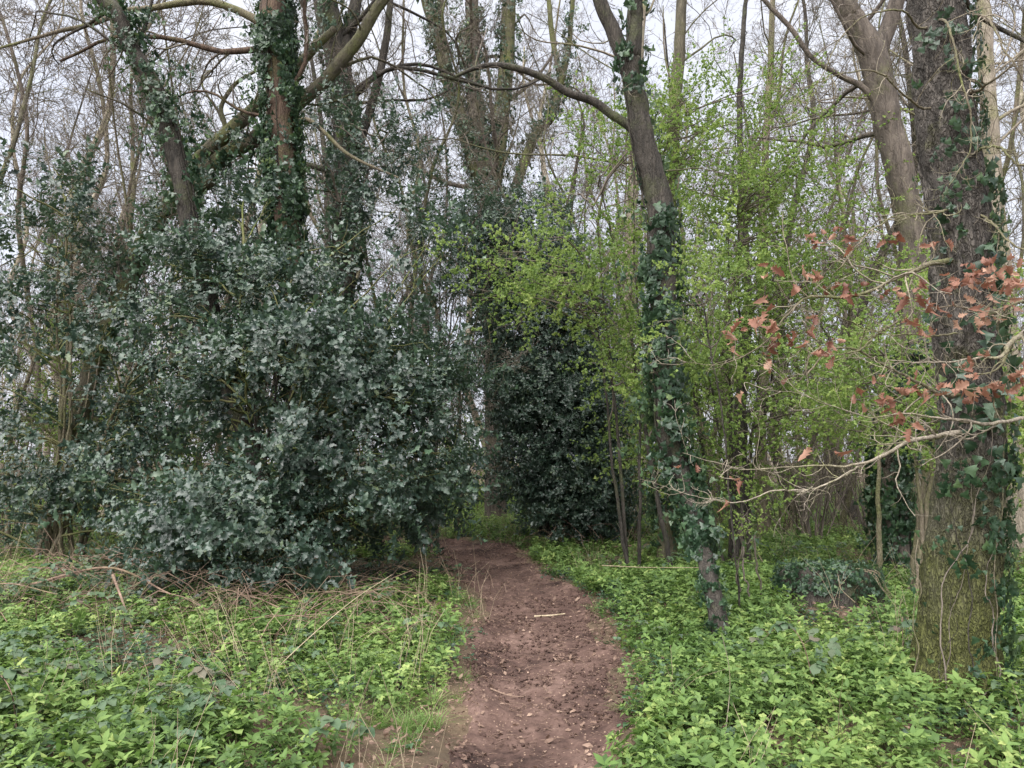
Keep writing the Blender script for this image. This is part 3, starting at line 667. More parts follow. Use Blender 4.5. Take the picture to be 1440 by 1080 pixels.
hero('pale', 'pale_tree', 'pale straight trunk seen between the dark holly and the ivy-wrapped tree', 'tree',
     [(884, 720, 26), (884, 600, 22), (882, 480, 20), (888, 300, 18), (896, 120, 16), (905, -20, 14)], 18, 'pale', sides=18, seed=19, top=(.3, .3, 5, .04), auto=dict(k=(10, 5, 5, 3), t0=.4))
hero('m1', 'slim_tree', 'slim dark trunk forking at head height right of the ivy-wrapped tree', 'tree',
     [(1038, 760, 18), (1038, 640, 17), (1042, 560, 17), (1048, 500, 15), (1052, 420, 12), (1046, 300, 10), (1040, 120, 9)], 13, 'dark', sides=14, seed=20, top=(.3, .3, 4, .02),
     limbs=[[(1046, 585, 11), (1062, 575, 8), (1085, 565, 7), (1110, 567, 5), (1140, 590, 3)]], auto=dict(k=(12, 5, 5, 3), t0=.35))
hero('m2', 'slim_tree', 'short-looking slim brown trunk standing in the twiggy thicket', 'tree',
     [(1074, 745, 20), (1073, 680, 19), (1070, 600, 17), (1078, 480, 15), (1072, 340, 13), (1080, 150, 11), (1088, -10, 9)], 15, 'grey', sides=14, seed=21, top=(.3, .3, 4, .02), auto=dict(k=(12, 5, 5, 3), t0=.35))
hero('r2', 'edge_tree', 'pale trunk behind the furrowed oak at the right edge', 'tree',
     [(1432, 760, 34), (1425, 600, 31), (1415, 450, 30), (1402, 320, 28), (1392, 180, 26), (1385, 40, 24), (1380, -20, 22)], 11.5, 'pale', sides=20, seed=22, top=(.3, .3, 5, .05), auto=dict(k=(14, 6, 5, 3), t0=.35))

# ------------------------------------------------------------------ bare trees further back
def bare_tree(seed, H, r0, lean=(0, 0), mat='grey', kk=(24, 7, 5, 3), t0=.16, l1=(.16, .36), rmin=.0042):
    rng = np.random.default_rng(seed); n = 9
    w = np.cumsum(rng.normal(size=(n, 2)) * H * .024, 0); z = np.linspace(-.15, H, n)
    C = np.column_stack([w[:, 0] + lean[0] * z / H, w[:, 1] + lean[1] * z / H, z]); C[0, :2] = 0
    rad = r0 * (1 - .82 * (z / H).clip(0, 1))
    V, q, P, r = trunk_geo(C, rad, 12, 40, .05, 0, seed, .3)
    P1, R1, b, tips = twigs_for(P, r, rng, 4, kk, t0, .15, .05, l1=l1, ang=(20, 70), rmin=rmin)
    B1 = Buf(); B1.add(V, q); V, q = tubes(P1, R1, 6); B1.add(V, q)
    return B1.mesh('trunk', M[mat]), b.mesh('twigs', M['twig'])
variants = []; LOOK = ['grey-brown straight', 'dark thick', 'slim grey', 'pale thick', 'thin twiggy', 'mossy', 'slim pale', 'dark leaning', 'very slender twiggy', 'whip-thin crooked', 'slender mossy']
for i, (H, r0, lean, mat) in enumerate([(15, .11, (.5, 0), 'grey'), (17, .15, (-.8, .2), 'dark'), (13, .08, (1.4, 0), 'grey'), (18, .17, (.3, .4), 'pale'), (12, .07, (-1.2, 0), 'twig'), (16, .12, (.9, 0), 'mossy'), (14, .08, (-.3, 0), 'pale'), (16, .13, (-1.5, 0), 'dark')]):
    variants.append(bare_tree(200 + i, H, r0, lean, mat))
for i, (H, r0, lean, mat) in enumerate([(10, .05, (.5, 0), 'twig'), (9, .04, (-1.2, .2), 'grey'), (11, .055, (.9, 0), 'mossy')]):
    variants.append(bare_tree(220 + i, H, r0, lean, mat, (34, 6, 5, 3), .14, (.14, .34), .0032))
ZONES = [(90, 'behind the left end of the sprawling holly'), (200, 'behind the sprawling holly'), (290, 'behind the slanting mossy broken trunk'), (370, 'between the left-leaning dark trunk and the reddish one'), (440, 'behind the straight reddish trunk'), (520, 'behind the tall mossy trunk'), (600, 'above the right part of the big holly'),
         (680, 'left of the big forked tree'), (760, 'just right of the big forked tree'), (860, 'above the near-black holly'), (940, 'behind the ivy-wrapped leaning tree'), (1010, 'right of the ivy-wrapped leaning tree'), (1090, 'by the slim forked tree'), (1170, 'in the brown thicket'), (1260, 'behind the old grey tree'), (1330, 'between the old grey tree and the furrowed oak'), (1410, 'behind the furrowed oak'), (9999, 'right of the furrowed oak')]
def place_bare(x, y, v, s, rot, group, name='bare_tree'):
    px = 720 + x / y * F; zn = next(z for l, z in ZONES if px < l)
    label = '%s bare tree %s%s' % (LOOK[v], 'far off ' if y > 24 else 'small and farther off ' if y > 33 else '', zn)
    me1, me2 = variants[v]
    t = thing(name, label, 'tree', (x, y, gz(x, y)), group); t.rotation_euler = (0, 0, rot); t.scale = (s, s, s)
    mobj('trunk', me1, t); mobj('twigs', me2, t, 'stuff'); return t
rb = np.random.default_rng(99)
BG = [(28, 17), (70, 14), (112, 15.5), (150, 19), (190, 16), (232, 21), (330, 17), (360, 22), (440, 18), (520, 16), (560, 20), (600, 24), (640, 18), (745, 22), (800, 19), (850, 24), (985, 17), (1008, 22), (1115, 19), (1150, 24), (1180, 18), (1215, 22), (1300, 20), (1400, 17), (1435, 20), (1345, 25)]
for px, d in BG:
    place_bare(gx(px, d) + rb.normal() * .2, d, int(rb.integers(0, 8)), rb.uniform(.85, 1.15), rb.uniform(0, 6.28), 'bare trees in the wood')
for px, d in [(30, 11.5), (85, 12.6), (205, 12), (262, 13.5), (300, 11.8), (345, 13), (455, 14), (535, 13.5), (570, 12.8), (605, 14.5), (640, 16), (765, 15), (812, 16.5), (850, 14.5), (985, 13.2), (1018, 15), (1130, 14.2), (1165, 16), (1205, 13.5), (1320, 13), (1405, 10.5), (1445, 12.5), (-40, 10.5)]:
    place_bare(gx(px, d), d, int(rb.integers(8, 11)), rb.uniform(.85, 1.2), rb.uniform(0, 6.28), 'slender bare saplings', 'bare_sapling')
for k in range(85):
    for _ in range(20):
        d = rb.uniform(20, 46); px = rb.uniform(-120, 1560)
        if not (655 < px < 700 and d < 40): break
    place_bare(gx(px, d), d, int(rb.integers(0, 8)), rb.uniform(.75, 1.2), rb.uniform(0, 6.28), 'bare trees in the wood')
# woodland beyond
c = bpy.data.collections.new('p_wood')
for i in range(5):
    me1, me2 = variants[i]
    bb = bpy.data.objects.new('p_wood_%02d' % i, me2); c.objects.link(bb)
PROTO['p_wood'] = (c, 5)
c = bpy.data.collections.new('p_woodtrunk')
for i in range(5):
    bb = bpy.data.objects.new('p_woodtrunk_%02d' % i, variants[i][0]); c.objects.link(bb)
PROTO['p_woodtrunk'] = (c, 5)
n = 170; d = rb.uniform(44, 110, n); px = rb.uniform(-500, 1940, n); x = (px - 720) / F * d
pts = np.stack([x, d, ground(x, d) * 0 - .1], -1); rot = np.stack([0 * d, 0 * d, rb.uniform(0, 6.28, n)], -1); sc = rb.uniform(.8, 1.15, n)
sd_ = np.random.default_rng(5); sd2 = np.random.default_rng(5)
scatter('distant_woodland', 'p_wood', pts, rot, sc, sd_); scatter('distant_woodland', 'p_woodtrunk', pts, rot, sc, sd2)

# hazel-like thicket shrubs: many thin upright stems
def shrub_mesh(seed, H, stems, mat):
    rng = np.random.default_rng(seed); B = stems; n = 10
    o = np.stack([rng.normal(size=B) * .15, rng.normal(size=B) * .15, np.full(B, -.05)], -1)
    d = unit(np.stack([rng.normal(size=B) * .35, rng.normal(size=B) * .35, np.ones(B)], -1)); le = rng.uniform(.6, 1, B) * H
    pts = [o]; c = o
    for s in range(n - 1):
        d = unit(d + rng.normal(size=d.shape) * .07 + A(0, 0, -.02)); c = c + d * (le / (n - 1))[:, None]; pts.append(c)
    P = np.stack(pts, 1); Rr = np.linspace(.014, .004, n)[None] * rng.uniform(.6, 1.3, (B, 1))
    b = Buf(); V, q = tubes(P, Rr, 5); b.add(V, q)
    P2, R2 = grow(P, Rr, 9, .2, 1, (20, 60), (.12, .4), 6, .15, .04, (.3, .6), .003, rng); b2 = Buf(); V, q = tubes(P2, R2, 3); b2.add(V, q)
    P3, R3 = grow(P2, R2, 5, .2, 1, (20, 60), (.3, .6), 4, .15, .04, (.4, .7), .0025, rng); V, q = tubes(P3, R3, 3); b2.add(V, q)
    return b.mesh('stems', M[mat]), b2.mesh('twigs', M['twig' if mat != 'greentwig' else 'greentwig']), P3
shrubs = [shrub_mesh(300 + i, h, s, m_) for i, (h, s, m_) in enumerate([(3.6, 16, 'twig'), (3.0, 22, 'grey'), (4.4, 14, 'grey'), (2.6, 20, 'twig')])]
rs_ = np.random.default_rng(12)
def place_shrub(x, y, v, s, label, grp):
    px = 720 + x / y * F; label = '%s bare %s shrub %s' % (['tall brown', 'dense reddish', 'high grey', 'low brown'][v], 'hazel' if y < 17 else 'farther', next(z for l, z in ZONES if px < l))
    t = thing('hazel_shrub', label, 'shrub', (x, y, gz(x, y)), grp); t.rotation_euler = (0, 0, rs_.uniform(0, 6.28)); t.scale = (s, s, s)
    mobj('stems', shrubs[v][0], t); mobj('twigs', shrubs[v][1], t, 'stuff')
for px, d in [(1000, 14.5), (1060, 17), (1100, 15.5), (1135, 14), (1170, 16.5), (1205, 15), (1240, 18), (1290, 14), (1330, 16), (1395, 13), (1440, 15), (1120, 20), (1180, 22), (960, 19), (905, 22), (830, 24), (760, 23)]:
    place_shrub(gx(px, d), d, int(rs_.integers(0, 4)), rs_.uniform(.8, 1.15), 'bare twiggy shrub in the brown thicket right of the path', 'bare shrubs of the thicket')
for px, d in [(20, 13), (90, 14.5), (160, 13.5), (240, 15), (330, 14.5), (540, 16), (600, 17)]:
    place_shrub(gx(px, d), d, int(rs_.integers(0, 4)), rs_.uniform(.8, 1.2), 'bare twiggy shrub half hidden behind the big holly', 'bare shrubs behind the holly')
c = bpy.data.collections.new('p_under')
for i in range(4):
    bb = bpy.data.objects.new('p_under_%02d' % i, shrubs[i][1]); c.objects.link(bb)
PROTO['p_under'] = (c, 4)
n = 210; d = rs_.uniform(24, 75, n); px = rs_.uniform(-300, 1740, n); x = (px - 720) / F * d
kp = ~((px > 650) & (px < 690) & (d < 34)); x, d = x[kp], d[kp]
scatter('undergrowth', 'p_under', np.stack([x, d, 0 * d - .1], -1), np.stack([0 * d, 0 * d, rs_.uniform(0, 6.28, len(d))], -1), rs_.uniform(.6, 1.2, len(d)), rs_)

# ------------------------------------------------------------------ leafy bushes: clusters on a branch skeleton
def bush(name, label, cat, base, blobs, pname, per, rng, stemmat, twigmat, csize=.45, flatc=.5, up=.5, nst=6, scale=1., shell=.45, spr=None, grp=None, low=.1, stem_r=.035, gap=.30):
    """blobs: (x,y,z, rx,ry,rz, clusters). Every cluster is a leafy branch end reached by a curved branch."""
    loc = A(base[0], base[1], gz(base[0], base[1])); th = thing(name, label, cat, loc, grp)
    CC = []; OD = []
    for (bx, by, bz, rx, ry, rz, nc) in blobs:
        v = unit(rng.normal(size=(nc, 3))); v[:, 1] -= .15; v = unit(v)
        rad = rng.uniform(shell, 1.05, nc) ** .7
        c = A(bx, by, bz) + v * rad[:, None] * A(rx, ry, rz); CC.append(c); OD.append(v)
    CC = np.concatenate(CC); OD = np.concatenate(OD)
    ok = (CC[:, 2] > low + .1 + ground(CC[:, 0], CC[:, 1])) & (vnoise(CC * A(1.15, 1.15, 1.5), int(CC[0, 0] * 10) % 50 + 60) > gap); CC, OD = CC[ok], OD[ok]; nc = len(CC)
    # stems
    ctr = CC.mean(0); topz = CC[:, 2].max()
    st_ = []
    for s in range(nst):
        a = rng.uniform(0, 6.28); b0 = loc + A(math.cos(a), math.sin(a), 0) * rng.uniform(.02, .35) + A(0, 0, -.1)
        tgt = CC[rng.integers(nc)]; tgt = tgt * .6 + A(ctr[0], ctr[1], topz * .8) * .4
        P = resample([b0, b0 * .65 + A(tgt[0], tgt[1], b0[2]) * .2 + A(b0[0], b0[1], tgt[2]) * .15, b0 * .3 + tgt * .7, tgt], 24) + np.cumsum(rng.normal(size=(24, 3)) * .012, 0)
        rr = np.linspace(stem_r, .008, 24) * rng.uniform(.7, 1.2); st_.append(P)
        V, q = tubes(P[None], rr[None], 8); part_mesh('stem', V, q, M[stemmat], loc, th)
    SP = np.concatenate(st_)
    # one branch to each cluster from a lower nearby stem point
    D = np.linalg.norm(CC[:, None] - SP[None], axis=2) + np.clip(SP[None, :, 2] - CC[:, None, 2] + .1, 0, 9) * 3
    D = D + rng.uniform(0, .9, D.shape); j = D.argmin(1); o = SP[j]; n = 10; tt = np.linspace(0, 1, n)[None, :, None]
    mid = (o + CC) / 2 + A(0, 0, .12) + rng.normal(size=CC.shape) * .10
    P = (1 - tt) ** 2 * o[:, None] + 2 * tt * (1 - tt) * mid[:, None] + tt ** 2 * CC[:, None]
    P = P + np.cumsum(rng.normal(size=P.shape) * .012, 1) * (tt > 0)
    Rr = np.linspace(.014, .0045, n)[None] * rng.uniform(.7, 1.3, (nc, 1)) * (scale ** 2 * .7 if scale < .9 else 1)
    b = Buf(); V, q = tubes(P, Rr, 4); b.add(V, q)
    P2, R2 = grow(P, Rr, 5, .35, 1, (20, 60), (.25, .6), 6, .18, .03, (.4, .7), .0025, rng); V, q = tubes(P2, R2, 3); b.add(V, q)
    mobj('branches', b.mesh('branches', M[twigmat], loc=loc), th, 'stuff')
    # sprigs
    k = rng.integers(0, nc, int(nc * per))
    off = rng.normal(size=(len(k), 3)) * A(csize, csize, csize * flatc)
    pos = CC[k] + off
    # more of them along the twigs
    m = int(len(k) * .35); kk = rng.integers(0, len(P2), m); ii = rng.integers(1, 6, m); pos2 = P2[kk, ii] + rng.normal(size=(m, 3)) * .05
    pos = np.concatenate([pos, pos2]); dirs = np.concatenate([unit(OD[k] * .6 + off / csize * .35) + A(0, 0, up), OD[np.clip(kk // 5, 0, nc - 1)] * .5 + A(0, 0, up)]) + rng.normal(size=(len(pos), 3)) * .4
    g_ = ground(pos[:, 0], pos[:, 1]); ok = (pos[:, 2] > g_ + low); pos, dirs = pos[ok], dirs[ok]
    ok = ~((path_in(pos[:, 0], pos[:, 1]) > .12) & (pos[:, 2] < 1.9)); pos, dirs = pos[ok], dirs[ok]
    scatter('leaves', pname, pos, eul(dirs, rng.uniform(0, 6.28, len(pos))), (.45 + 1.0 * rng.uniform(0, 1, len(pos)) ** 1.3) * scale, rng, th, loc)
    return th, CC
rh = np.random.default_rng(21)
bush('holly_bush', 'huge dark blue-green holly filling the wood left of the path', 'holly', (-2.9, 9.2),
     [(-2.75, 8.9, 1.75, 2.15, 1.4, 1.85, 185), (-3.2, 9.2, 3.0, 1.9, 1.2, 1.2, 46), (-1.5, 9.2, 1.7, 1.15, 1.0, 1.3, 55), (-2.6, 8.0, .7, 1.4, .6, .7, 55), (-1.9, 9.6, 3.9, 1.5, 1., 1.1, 15), (-3.6, 9.3, 4.3, 1.2, .9, .9, 11)], 'p_holly', 9.5, rh, 'dark', 'greentwig', gap=.41, csize=.17, flatc=.6, nst=9, scale=1.25, shell=.3)
bush('holly_bush', 'open sprawling holly at the left edge with sky showing through its top', 'holly', (-6.2, 10.2),
     [(-6.2, 10.0, 1.5, 2.3, 1.3, 1.4, 120), (-5.2, 10.2, 3.3, 2.0, 1.1, 1.4, 60), (-6.4, 10.2, 4.4, 1.6, 1.1, 1.3, 32)], 'p_holly', 7, rh, 'grey', 'greentwig', gap=.42, csize=.18, flatc=.55, nst=10, scale=1.25, shell=.2)
bush('holly_tree', 'dense near-black holly standing by itself right of the path bend', 'holly', (.75, 13.4),
     [(.80, 13.3, 1.9, 1.0, 1.0, 1.3, 110), (.6, 13.5, 3.6, 1.05, 1.0, 1.5, 115), (.2, 13.6, 5.2, 1.0, .9, 1.3, 60), (1.2, 13.2, 1.0, .8, .8, .9, 55)], 'p_holly', 18, rh, 'dark', 'twig', gap=.2, csize=.22, flatc=.7, nst=8, scale=1.0)
bush('young_holly', 'thin holly with dark leaves reaching over the path opening', 'holly', (-1.4, 12.0),
     [(-1.3, 12.2, 3.6, 1.2, .9, 1.9, 36), (-.6, 12.4, 5.4, 1.3, .9, 1.5, 24)], 'p_holly', 9, rh, 'dark', 'twig', csize=.22, flatc=.7, nst=5, shell=.1)
bush('young_holly', 'sparse-leaved holly pole with dark sprays against the sky above the big holly', 'holly', (-3.0, 10.6),
     [(-2.2, 10.6, 5.8, 1.7, .9, 1.5, 26), (-4.2, 10.8, 5.8, 1.5, .9, 1.5, 18)], 'p_holly', 8, rh, 'dark', 'twig', csize=.2, flatc=.6, nst=4, shell=.1)

rw = np.random.default_rng(31)
bush('hawthorn_tree', 'airy hawthorn with fresh lime leaves in layered sprays in front of the black-green holly', 'hawthorn', (1.75, 9.3),
     [(.75, 9.0, 3.75, 1.5, .9, .65, 34), (1.55, 9.2, 2.5, .5, .8, .9, 12), (1.4, 9.4, 5.2, 1.6, .9, 1.0, 18)], 'p_hawthorn', 11, rw, 'dark', 'twig', gap=.2, csize=.26, flatc=.28, up=.1, nst=4, low=.5, shell=.1)
bush('hawthorn_tree', 'tall leafy hawthorn between the ivy-wrapped tree and the old grey tree', 'hawthorn', (3.1, 10.6),
     [(3.3, 10.6, 3.0, 2.2, 1.3, 1.7, 105), (3.8, 10.8, 4.9, 2.3, 1.2, 1.1, 64), (2.4, 10.4, 2.0, 1.0, 1.0, 1.2, 22), (3.0, 10.6, 6.3, 2.3, 1.0, 1.0, 50)], 'p_hawthorn', 11, rw, 'dark', 'twig', gap=.2, csize=.32, flatc=.28, up=.1, nst=6, low=.6, shell=.1)
bush('hawthorn_tree', 'pale green hawthorn behind and left of the furrowed oak', 'hawthorn', (4.3, 8.2),
     [(4.0, 8.2, 2.2, .9, .8, 1.0, 30), (5.2, 8.4, 2.5, 1.2, .9, 1.4, 34)], 'p_hawthorn', 12, rw, 'grey', 'twig', gap=.2, csize=.24, flatc=.3, up=.1, nst=5, low=.6, shell=.1)
bush('hawthorn_bush', 'low spring-green bush growing behind the foot of the leaning tree', 'hawthorn', (2.0, 13.6),
     [(1.9, 13.8, 1.7, .8, .6, 1.3, 26), (2.9, 14.2, 1.6, 1.2, .7, 1.1, 20)], 'p_hawthorn', 11, rw, 'grey', 'twig', csize=.26, flatc=.35, up=.1, nst=4, low=.2, shell=.1)
bush('hawthorn_tree', 'far thin hawthorn whose pale leaves show between the trunks behind the thicket', 'hawthorn', (5.0, 18),
     [(4.6, 18, 3.2, 3.0, 1.2, 2.0, 60), (7.8, 18, 2.6, 1.8, 1.2, 2.0, 30)], 'p_hawthorn', 12, rw, 'grey', 'twig', csize=.36, flatc=.35, up=.1, nst=5, low=.6, shell=.1, scale=1.2)
bush('hawthorn_sapling', 'slender hawthorn whose leafy sprays cross in front of the ivy-wrapped trunk', 'hawthorn', (2.0, 6.4),
     [(1.75, 6.3, 3.0, .8, .4, .5, 14)], 'p_hawthorn', 6, rw, 'dark', 'twig', csize=.17, flatc=.3, up=.1, nst=1, low=.6, shell=.1, scale=.75, stem_r=.010, gap=0)
bush('hawthorn_sapling', 'small thin-leaved sapling beside the foot of the leaning tree', 'hawthorn', (2.25, 7.1),
     [(2.3, 7.1, .75, .35, .3, .6, 12)], 'p_hawthorn', 5, rw, 'twig', 'twig', csize=.14, flatc=.5, up=.5, nst=3, low=.2, shell=.1, scale=.7, stem_r=.008)
bush('leafy_shrub', 'yellow-green shrub showing through the back of the sprawling holly', 'shrub', (-5.6, 13.2),
     [(-7.2, 12.6, 2.0, 2.2, .8, 1.8, 75), (-4.2, 13.4, 1.9, 1.6, .8, 1.8, 30)], 'p_hawthorn', 10, rw, 'grey', 'twig', csize=.28, flatc=.35, up=.2, nst=5, low=.2, shell=.1)
bush('leafy_shrub', 'bright green brush behind the bare trunk at the end of the path', 'shrub', (-.9, 22.),
     [(-1.2, 22., 1.2, 1.8, .8, 1.2, 40)], 'p_hawthorn', 12, rw, 'grey', 'twig', csize=.4, flatc=.5, up=.3, nst=4, low=.1, shell=.2, scale=1.2)

# ------------------------------------------------------------------ ivy on trunks
ri = np.random.default_rng(41)
def H_(k): return HERO[k][1], HERO[k][2]
ivy_on('dark ivy wrapped thickly round the leaning tree beside the path', *H_('centre'), .7, 4.0, 230, ri, off=.06, spray=11, stems=4)
ivy_on('ivy leaves hugging the foot of the leaning tree', *H_('centre'), .0, .9, 220, ri, off=.02, spray=2, stems=1, scale=.6)
ivy_on('thin ivy climbing the upper part of the leaning tree', *H_('centre'), 4.0, 6.6, 40, ri, off=.04, stems=2)
ivy_on('ivy on the upright tree behind the leaning one', *H_('behind'), .2, 4.5, 120, ri, off=.08, spray=14, stems=3)
ivy_on('dark ivy column on the foot of the old grey tree', *H_('rmid'), .1, 3.2, 240, ri, off=.12, spray=26, stems=3)
ivy_on('ivy covering the straight reddish trunk above the holly', *H_('ivyL'), 3.9, 9.5, 330, ri, off=.07, spray=22, stems=4)
ivy_on('ivy clinging to the dark trunk that leans left over the holly', *H_('lean'), 4.6, 7.6, 110, ri, off=.10, spray=24, stems=3)
ivy_on('ivy on the tall mossy trunk right of the reddish one', *H_('t475'), 3., 10., 110, ri, off=.08, spray=6, stems=3)
ivy_on('heavy ivy coating the big forked tree above the path', *H_('multi'), 5., 13.5, 70, ri, off=.14, spray=14, stems=3, scale=1.2)
for k_, (p2, r2) in enumerate(HERO['multi'][3][:4]):
    ivy_on(['ivy on the right upright stem of the big forked tree', 'ivy on the left stem of the big forked tree', 'ivy on the inner left stem of the big forked tree', 'ivy on the crooked right stem of the big forked tree'][k_], p2, r2, 6., 14., 55, ri, off=.12, spray=5, stems=1, scale=1.2)
ivy_on('patch of ivy on the mossy broken trunk', *H_('broken'), 3.0, 6.4, 60, ri, off=.12, spray=14, stems=2)

# ivy on the near oak, its largest leaves one by one
def leaf_single(prof, rng, ln, wd, mat, fold=.15, curl=.25, name='leaf'):
    b = Buf(); V, q = leaf_geo(prof, A(0, 0, 0), A(0, 1, 0), A(0, 0, 1), ln, wd, fold, curl, rng.uniform(0, 6)); 
    if prof == 'ivy':
        tr_ = V
    b.add(V, q, rng.uniform(0, 1)); return b.mesh(name, M[mat])
P_, r_ = H_('oak'); ro = np.random.default_rng(51)
loc = P_[0].copy(); loc[2] = 0
ith = thing('ivy', 'broad-leaved ivy climbing the furrowed oak trunk', 'ivy', loc)
ivm = [leaf_single('ivy', ro, .085, .075, 'ivyleaf', name='leaf') for _ in range(6)]
def oak_pt(z, a):
    i = int(np.abs(P_[:, 2] - z).argmin()); return P_[i] + A(math.cos(a), math.sin(a), 0) * (r_[i] + .025), i
bands = [(2.0, 3.05, 120, -.6, .9), (1.35, 2.0, 90, -1.5, .8), (3.05, 4.4, 45, -.4, .6), (.25, 1.3, 45, -2.4, .8)]
for z0, z1, cnt, amu, asd in bands:
    for k in range(cnt):
        z = ro.uniform(z0, z1); a = amu + ro.normal() * asd
        p, i = oak_pt(z, a); o = A(math.cos(a), math.sin(a), 0)
        me = ivm[ro.integers(6)]; lf = mobj('leaf', me, ith)
        nrm = Vector(o + ro.normal(size=3) * .35).normalized(); dn = Vector((ro.normal() * .5, ro.normal() * .2, -1)); yv = (dn - dn.dot(nrm) * nrm).normalized(); xv = yv.cross(nrm)
        m3 = Matrix((xv, yv, nrm)).transposed(); lf.rotation_euler = m3.to_euler()
        lf.location = tuple(p + o * ro.uniform(0, .07) - loc); s = ro.uniform(.55, 1.25) * (1 if z > 1.3 else .6); lf.scale = (s, s, s)
for s in range(7):
    n = 60; z = np.linspace(ro.uniform(.02, .1), ro.uniform(.7, 2.2), n); a = ro.uniform(-3.0, .1) + np.convolve(np.cumsum(ro.normal(size=n + 8) * .07), np.ones(9) / 9, 'valid')
    Pt = np.array([oak_pt(z[k], a[k])[0] + A(math.cos(a[k]), math.sin(a[k]), 0) * (.01 + .02 * abs(math.sin(k * .2 + s))) for k in range(n)])
    V, q = tubes(Pt[None], np.linspace(.0048, .0016, n)[None] * ro.uniform(.5, 1.2), 5); part_mesh('stem', V, q, M[['twig', 'grey', 'dark'][s % 3]], loc, ith)
n = 420; z = ro.uniform(.1, 4.6, n); a = -.9 + ro.normal(size=n) * 1.0
kp = (vnoise(np.stack([np.cos(a) * 2 + 9, np.sin(a) * 2, z * 1.7], -1), 3) > .45); z, a = z[kp], a[kp]
pp = np.array([oak_pt(zz_, aa_)[0] for zz_, aa_ in zip(z, a)]); o = np.stack([np.cos(a), np.sin(a), 0 * a], -1)
scatter('ivy_leaves', 'p_ivywall', pp, eul(unit(o + ro.normal(size=o.shape) * .2), -np.pi / 2 + ro.normal(size=len(a)) * .5), ro.uniform(.5, .9, len(a)), ro, ith, loc)

# ------------------------------------------------------------------ low oak branches that keep their rusty leaves
oth, _, _, _, oloc = HERO['oak']; rl = np.random.default_rng(61)
BR = [
 [(1324, 613, 13, 4.5), (1298, 618, 10, 4.35), (1270, 626, 9, 4.25), (1238, 644, 8, 4.15), (1200, 655, 6, 4.1), (1150, 656, 4, 4.05), (1100, 662, 3, 4.0), (1050, 664, 2.5, 4.0), (1000, 652, 1.5, 4.0), (965, 640, 1., 4.)],
 [(1230, 648, 5, 4.15), (1190, 668, 4.5, 4.05), (1140, 688, 4, 4.0), (1095, 688, 3.5, 3.95), (1050, 702, 3, 3.9), (1010, 700, 2, 3.9), (960, 690, 1.2, 3.9), (900, 672, .8, 3.9)],
 [(1470, 585, 10, 4.4), (1430, 590, 9, 4.2), (1395, 597, 9, 4.1), (1365, 592, 8, 4.0), (1325, 588, 6, 3.95), (1280, 582, 4, 3.9), (1230, 588, 3, 3.9), (1180, 575, 2, 3.9), (1130, 560, 1.4, 3.9), (1080, 556, 1, 3.9)],
 [(1312, 368, 13, 4.5), (1290, 374, 11, 4.35), (1262, 388, 9, 4.2), (1240, 402, 8, 4.1), (1205, 414, 8, 4.05), (1170, 416, 7, 4.0), (1135, 416, 6, 4.0), (1110, 440, 5, 4.0), (1088, 465, 4, 4.0), (1060, 485, 3, 4.0), (1020, 500, 2, 4.0), (960, 492, 1.2, 4.0)],
 [(1470, 450, 14, 4.3), (1425, 480, 12, 4.15), (1408, 503, 9, 4.05), (1375, 505, 5, 4.0), (1330, 510, 4, 3.95), (1290, 512, 3, 3.95), (1250, 512, 2, 3.9)],
 [(1470, 415, 9, 4.3), (1425, 425, 7, 4.2), (1395, 436, 6, 4.1), (1355, 424, 5, 4.0), (1320, 424, 3, 4.0), (1285, 426, 2, 4.0)],
 [(1322, 560, 9, 4.5), (1290, 545, 8, 4.35), (1240, 520, 5, 4.2), (1205, 500, 6, 4.1), (1170, 503, 4, 4.0), (1135, 540, 4, 4.0), (1138, 510, 3, 4.0), (1134, 480, 3, 4.0), (1135, 450, 2, 4.0)],
 [(1262, 452, 5, 4.2), (1240, 470, 5, 4.15), (1205, 492, 5, 4.1), (1180, 500, 3, 4.1)],
 [(1310, 300, 6, 4.5), (1270, 300, 4, 4.4), (1230, 318, 4, 4.3), (1200, 345, 4, 4.2), (1182, 370, 3, 4.1), (1160, 395, 2, 4.1)],
 [(1345, 470, 5, 4.35), (1300, 468, 4, 4.2), (1260, 466, 3, 4.1), (1220, 455, 3, 4.05), (1180, 440, 2, 4.0), (1130, 430, 1.5, 4.0)],
 [(1372, 215, 7, 4.6), (1400, 212, 6, 4.4), (1435, 235, 5, 4.3), (1470, 240, 4, 4.3)],
 [(1375, 300, 6, 4.6), (1405, 330, 5, 4.4), (1440, 345, 4, 4.3), (1500, 330, 3, 4.3)],
 [(1300, 150, 6, 4.6), (1270, 130, 5, 4.4), (1230, 105, 4, 4.3), (1180, 110, 3, 4.25), (1120, 130, 2, 4.2), (1060, 120, 1.2, 4.2)],
 [(1290, 40, 6, 4.6), (1265, 20, 5, 4.4), (1215, 25, 4, 4.3), (1170, 60, 3, 4.25), (1140, 130, 2, 4.2), (1110, 180, 1.2, 4.2)],
 [(1372, 20, 7, 4.6), (1400, 40, 5, 4.4), (1430, 90, 4, 4.3), (1470, 150, 3, 4.3)],
 [(1362, 130, 8, 4.6), (1400, 110, 6, 4.4), (1440, 70, 5, 4.3), (1500, 40, 4, 4.3)],
 [(1335, 30, 6, 4.45), (1350, 80, 5, 4.35), (1368, 140, 5, 4.3), (1376, 170, 4, 4.3), (1368, 215, 3, 4.3), (1340, 260, 2, 4.3)],
]
bpart = []
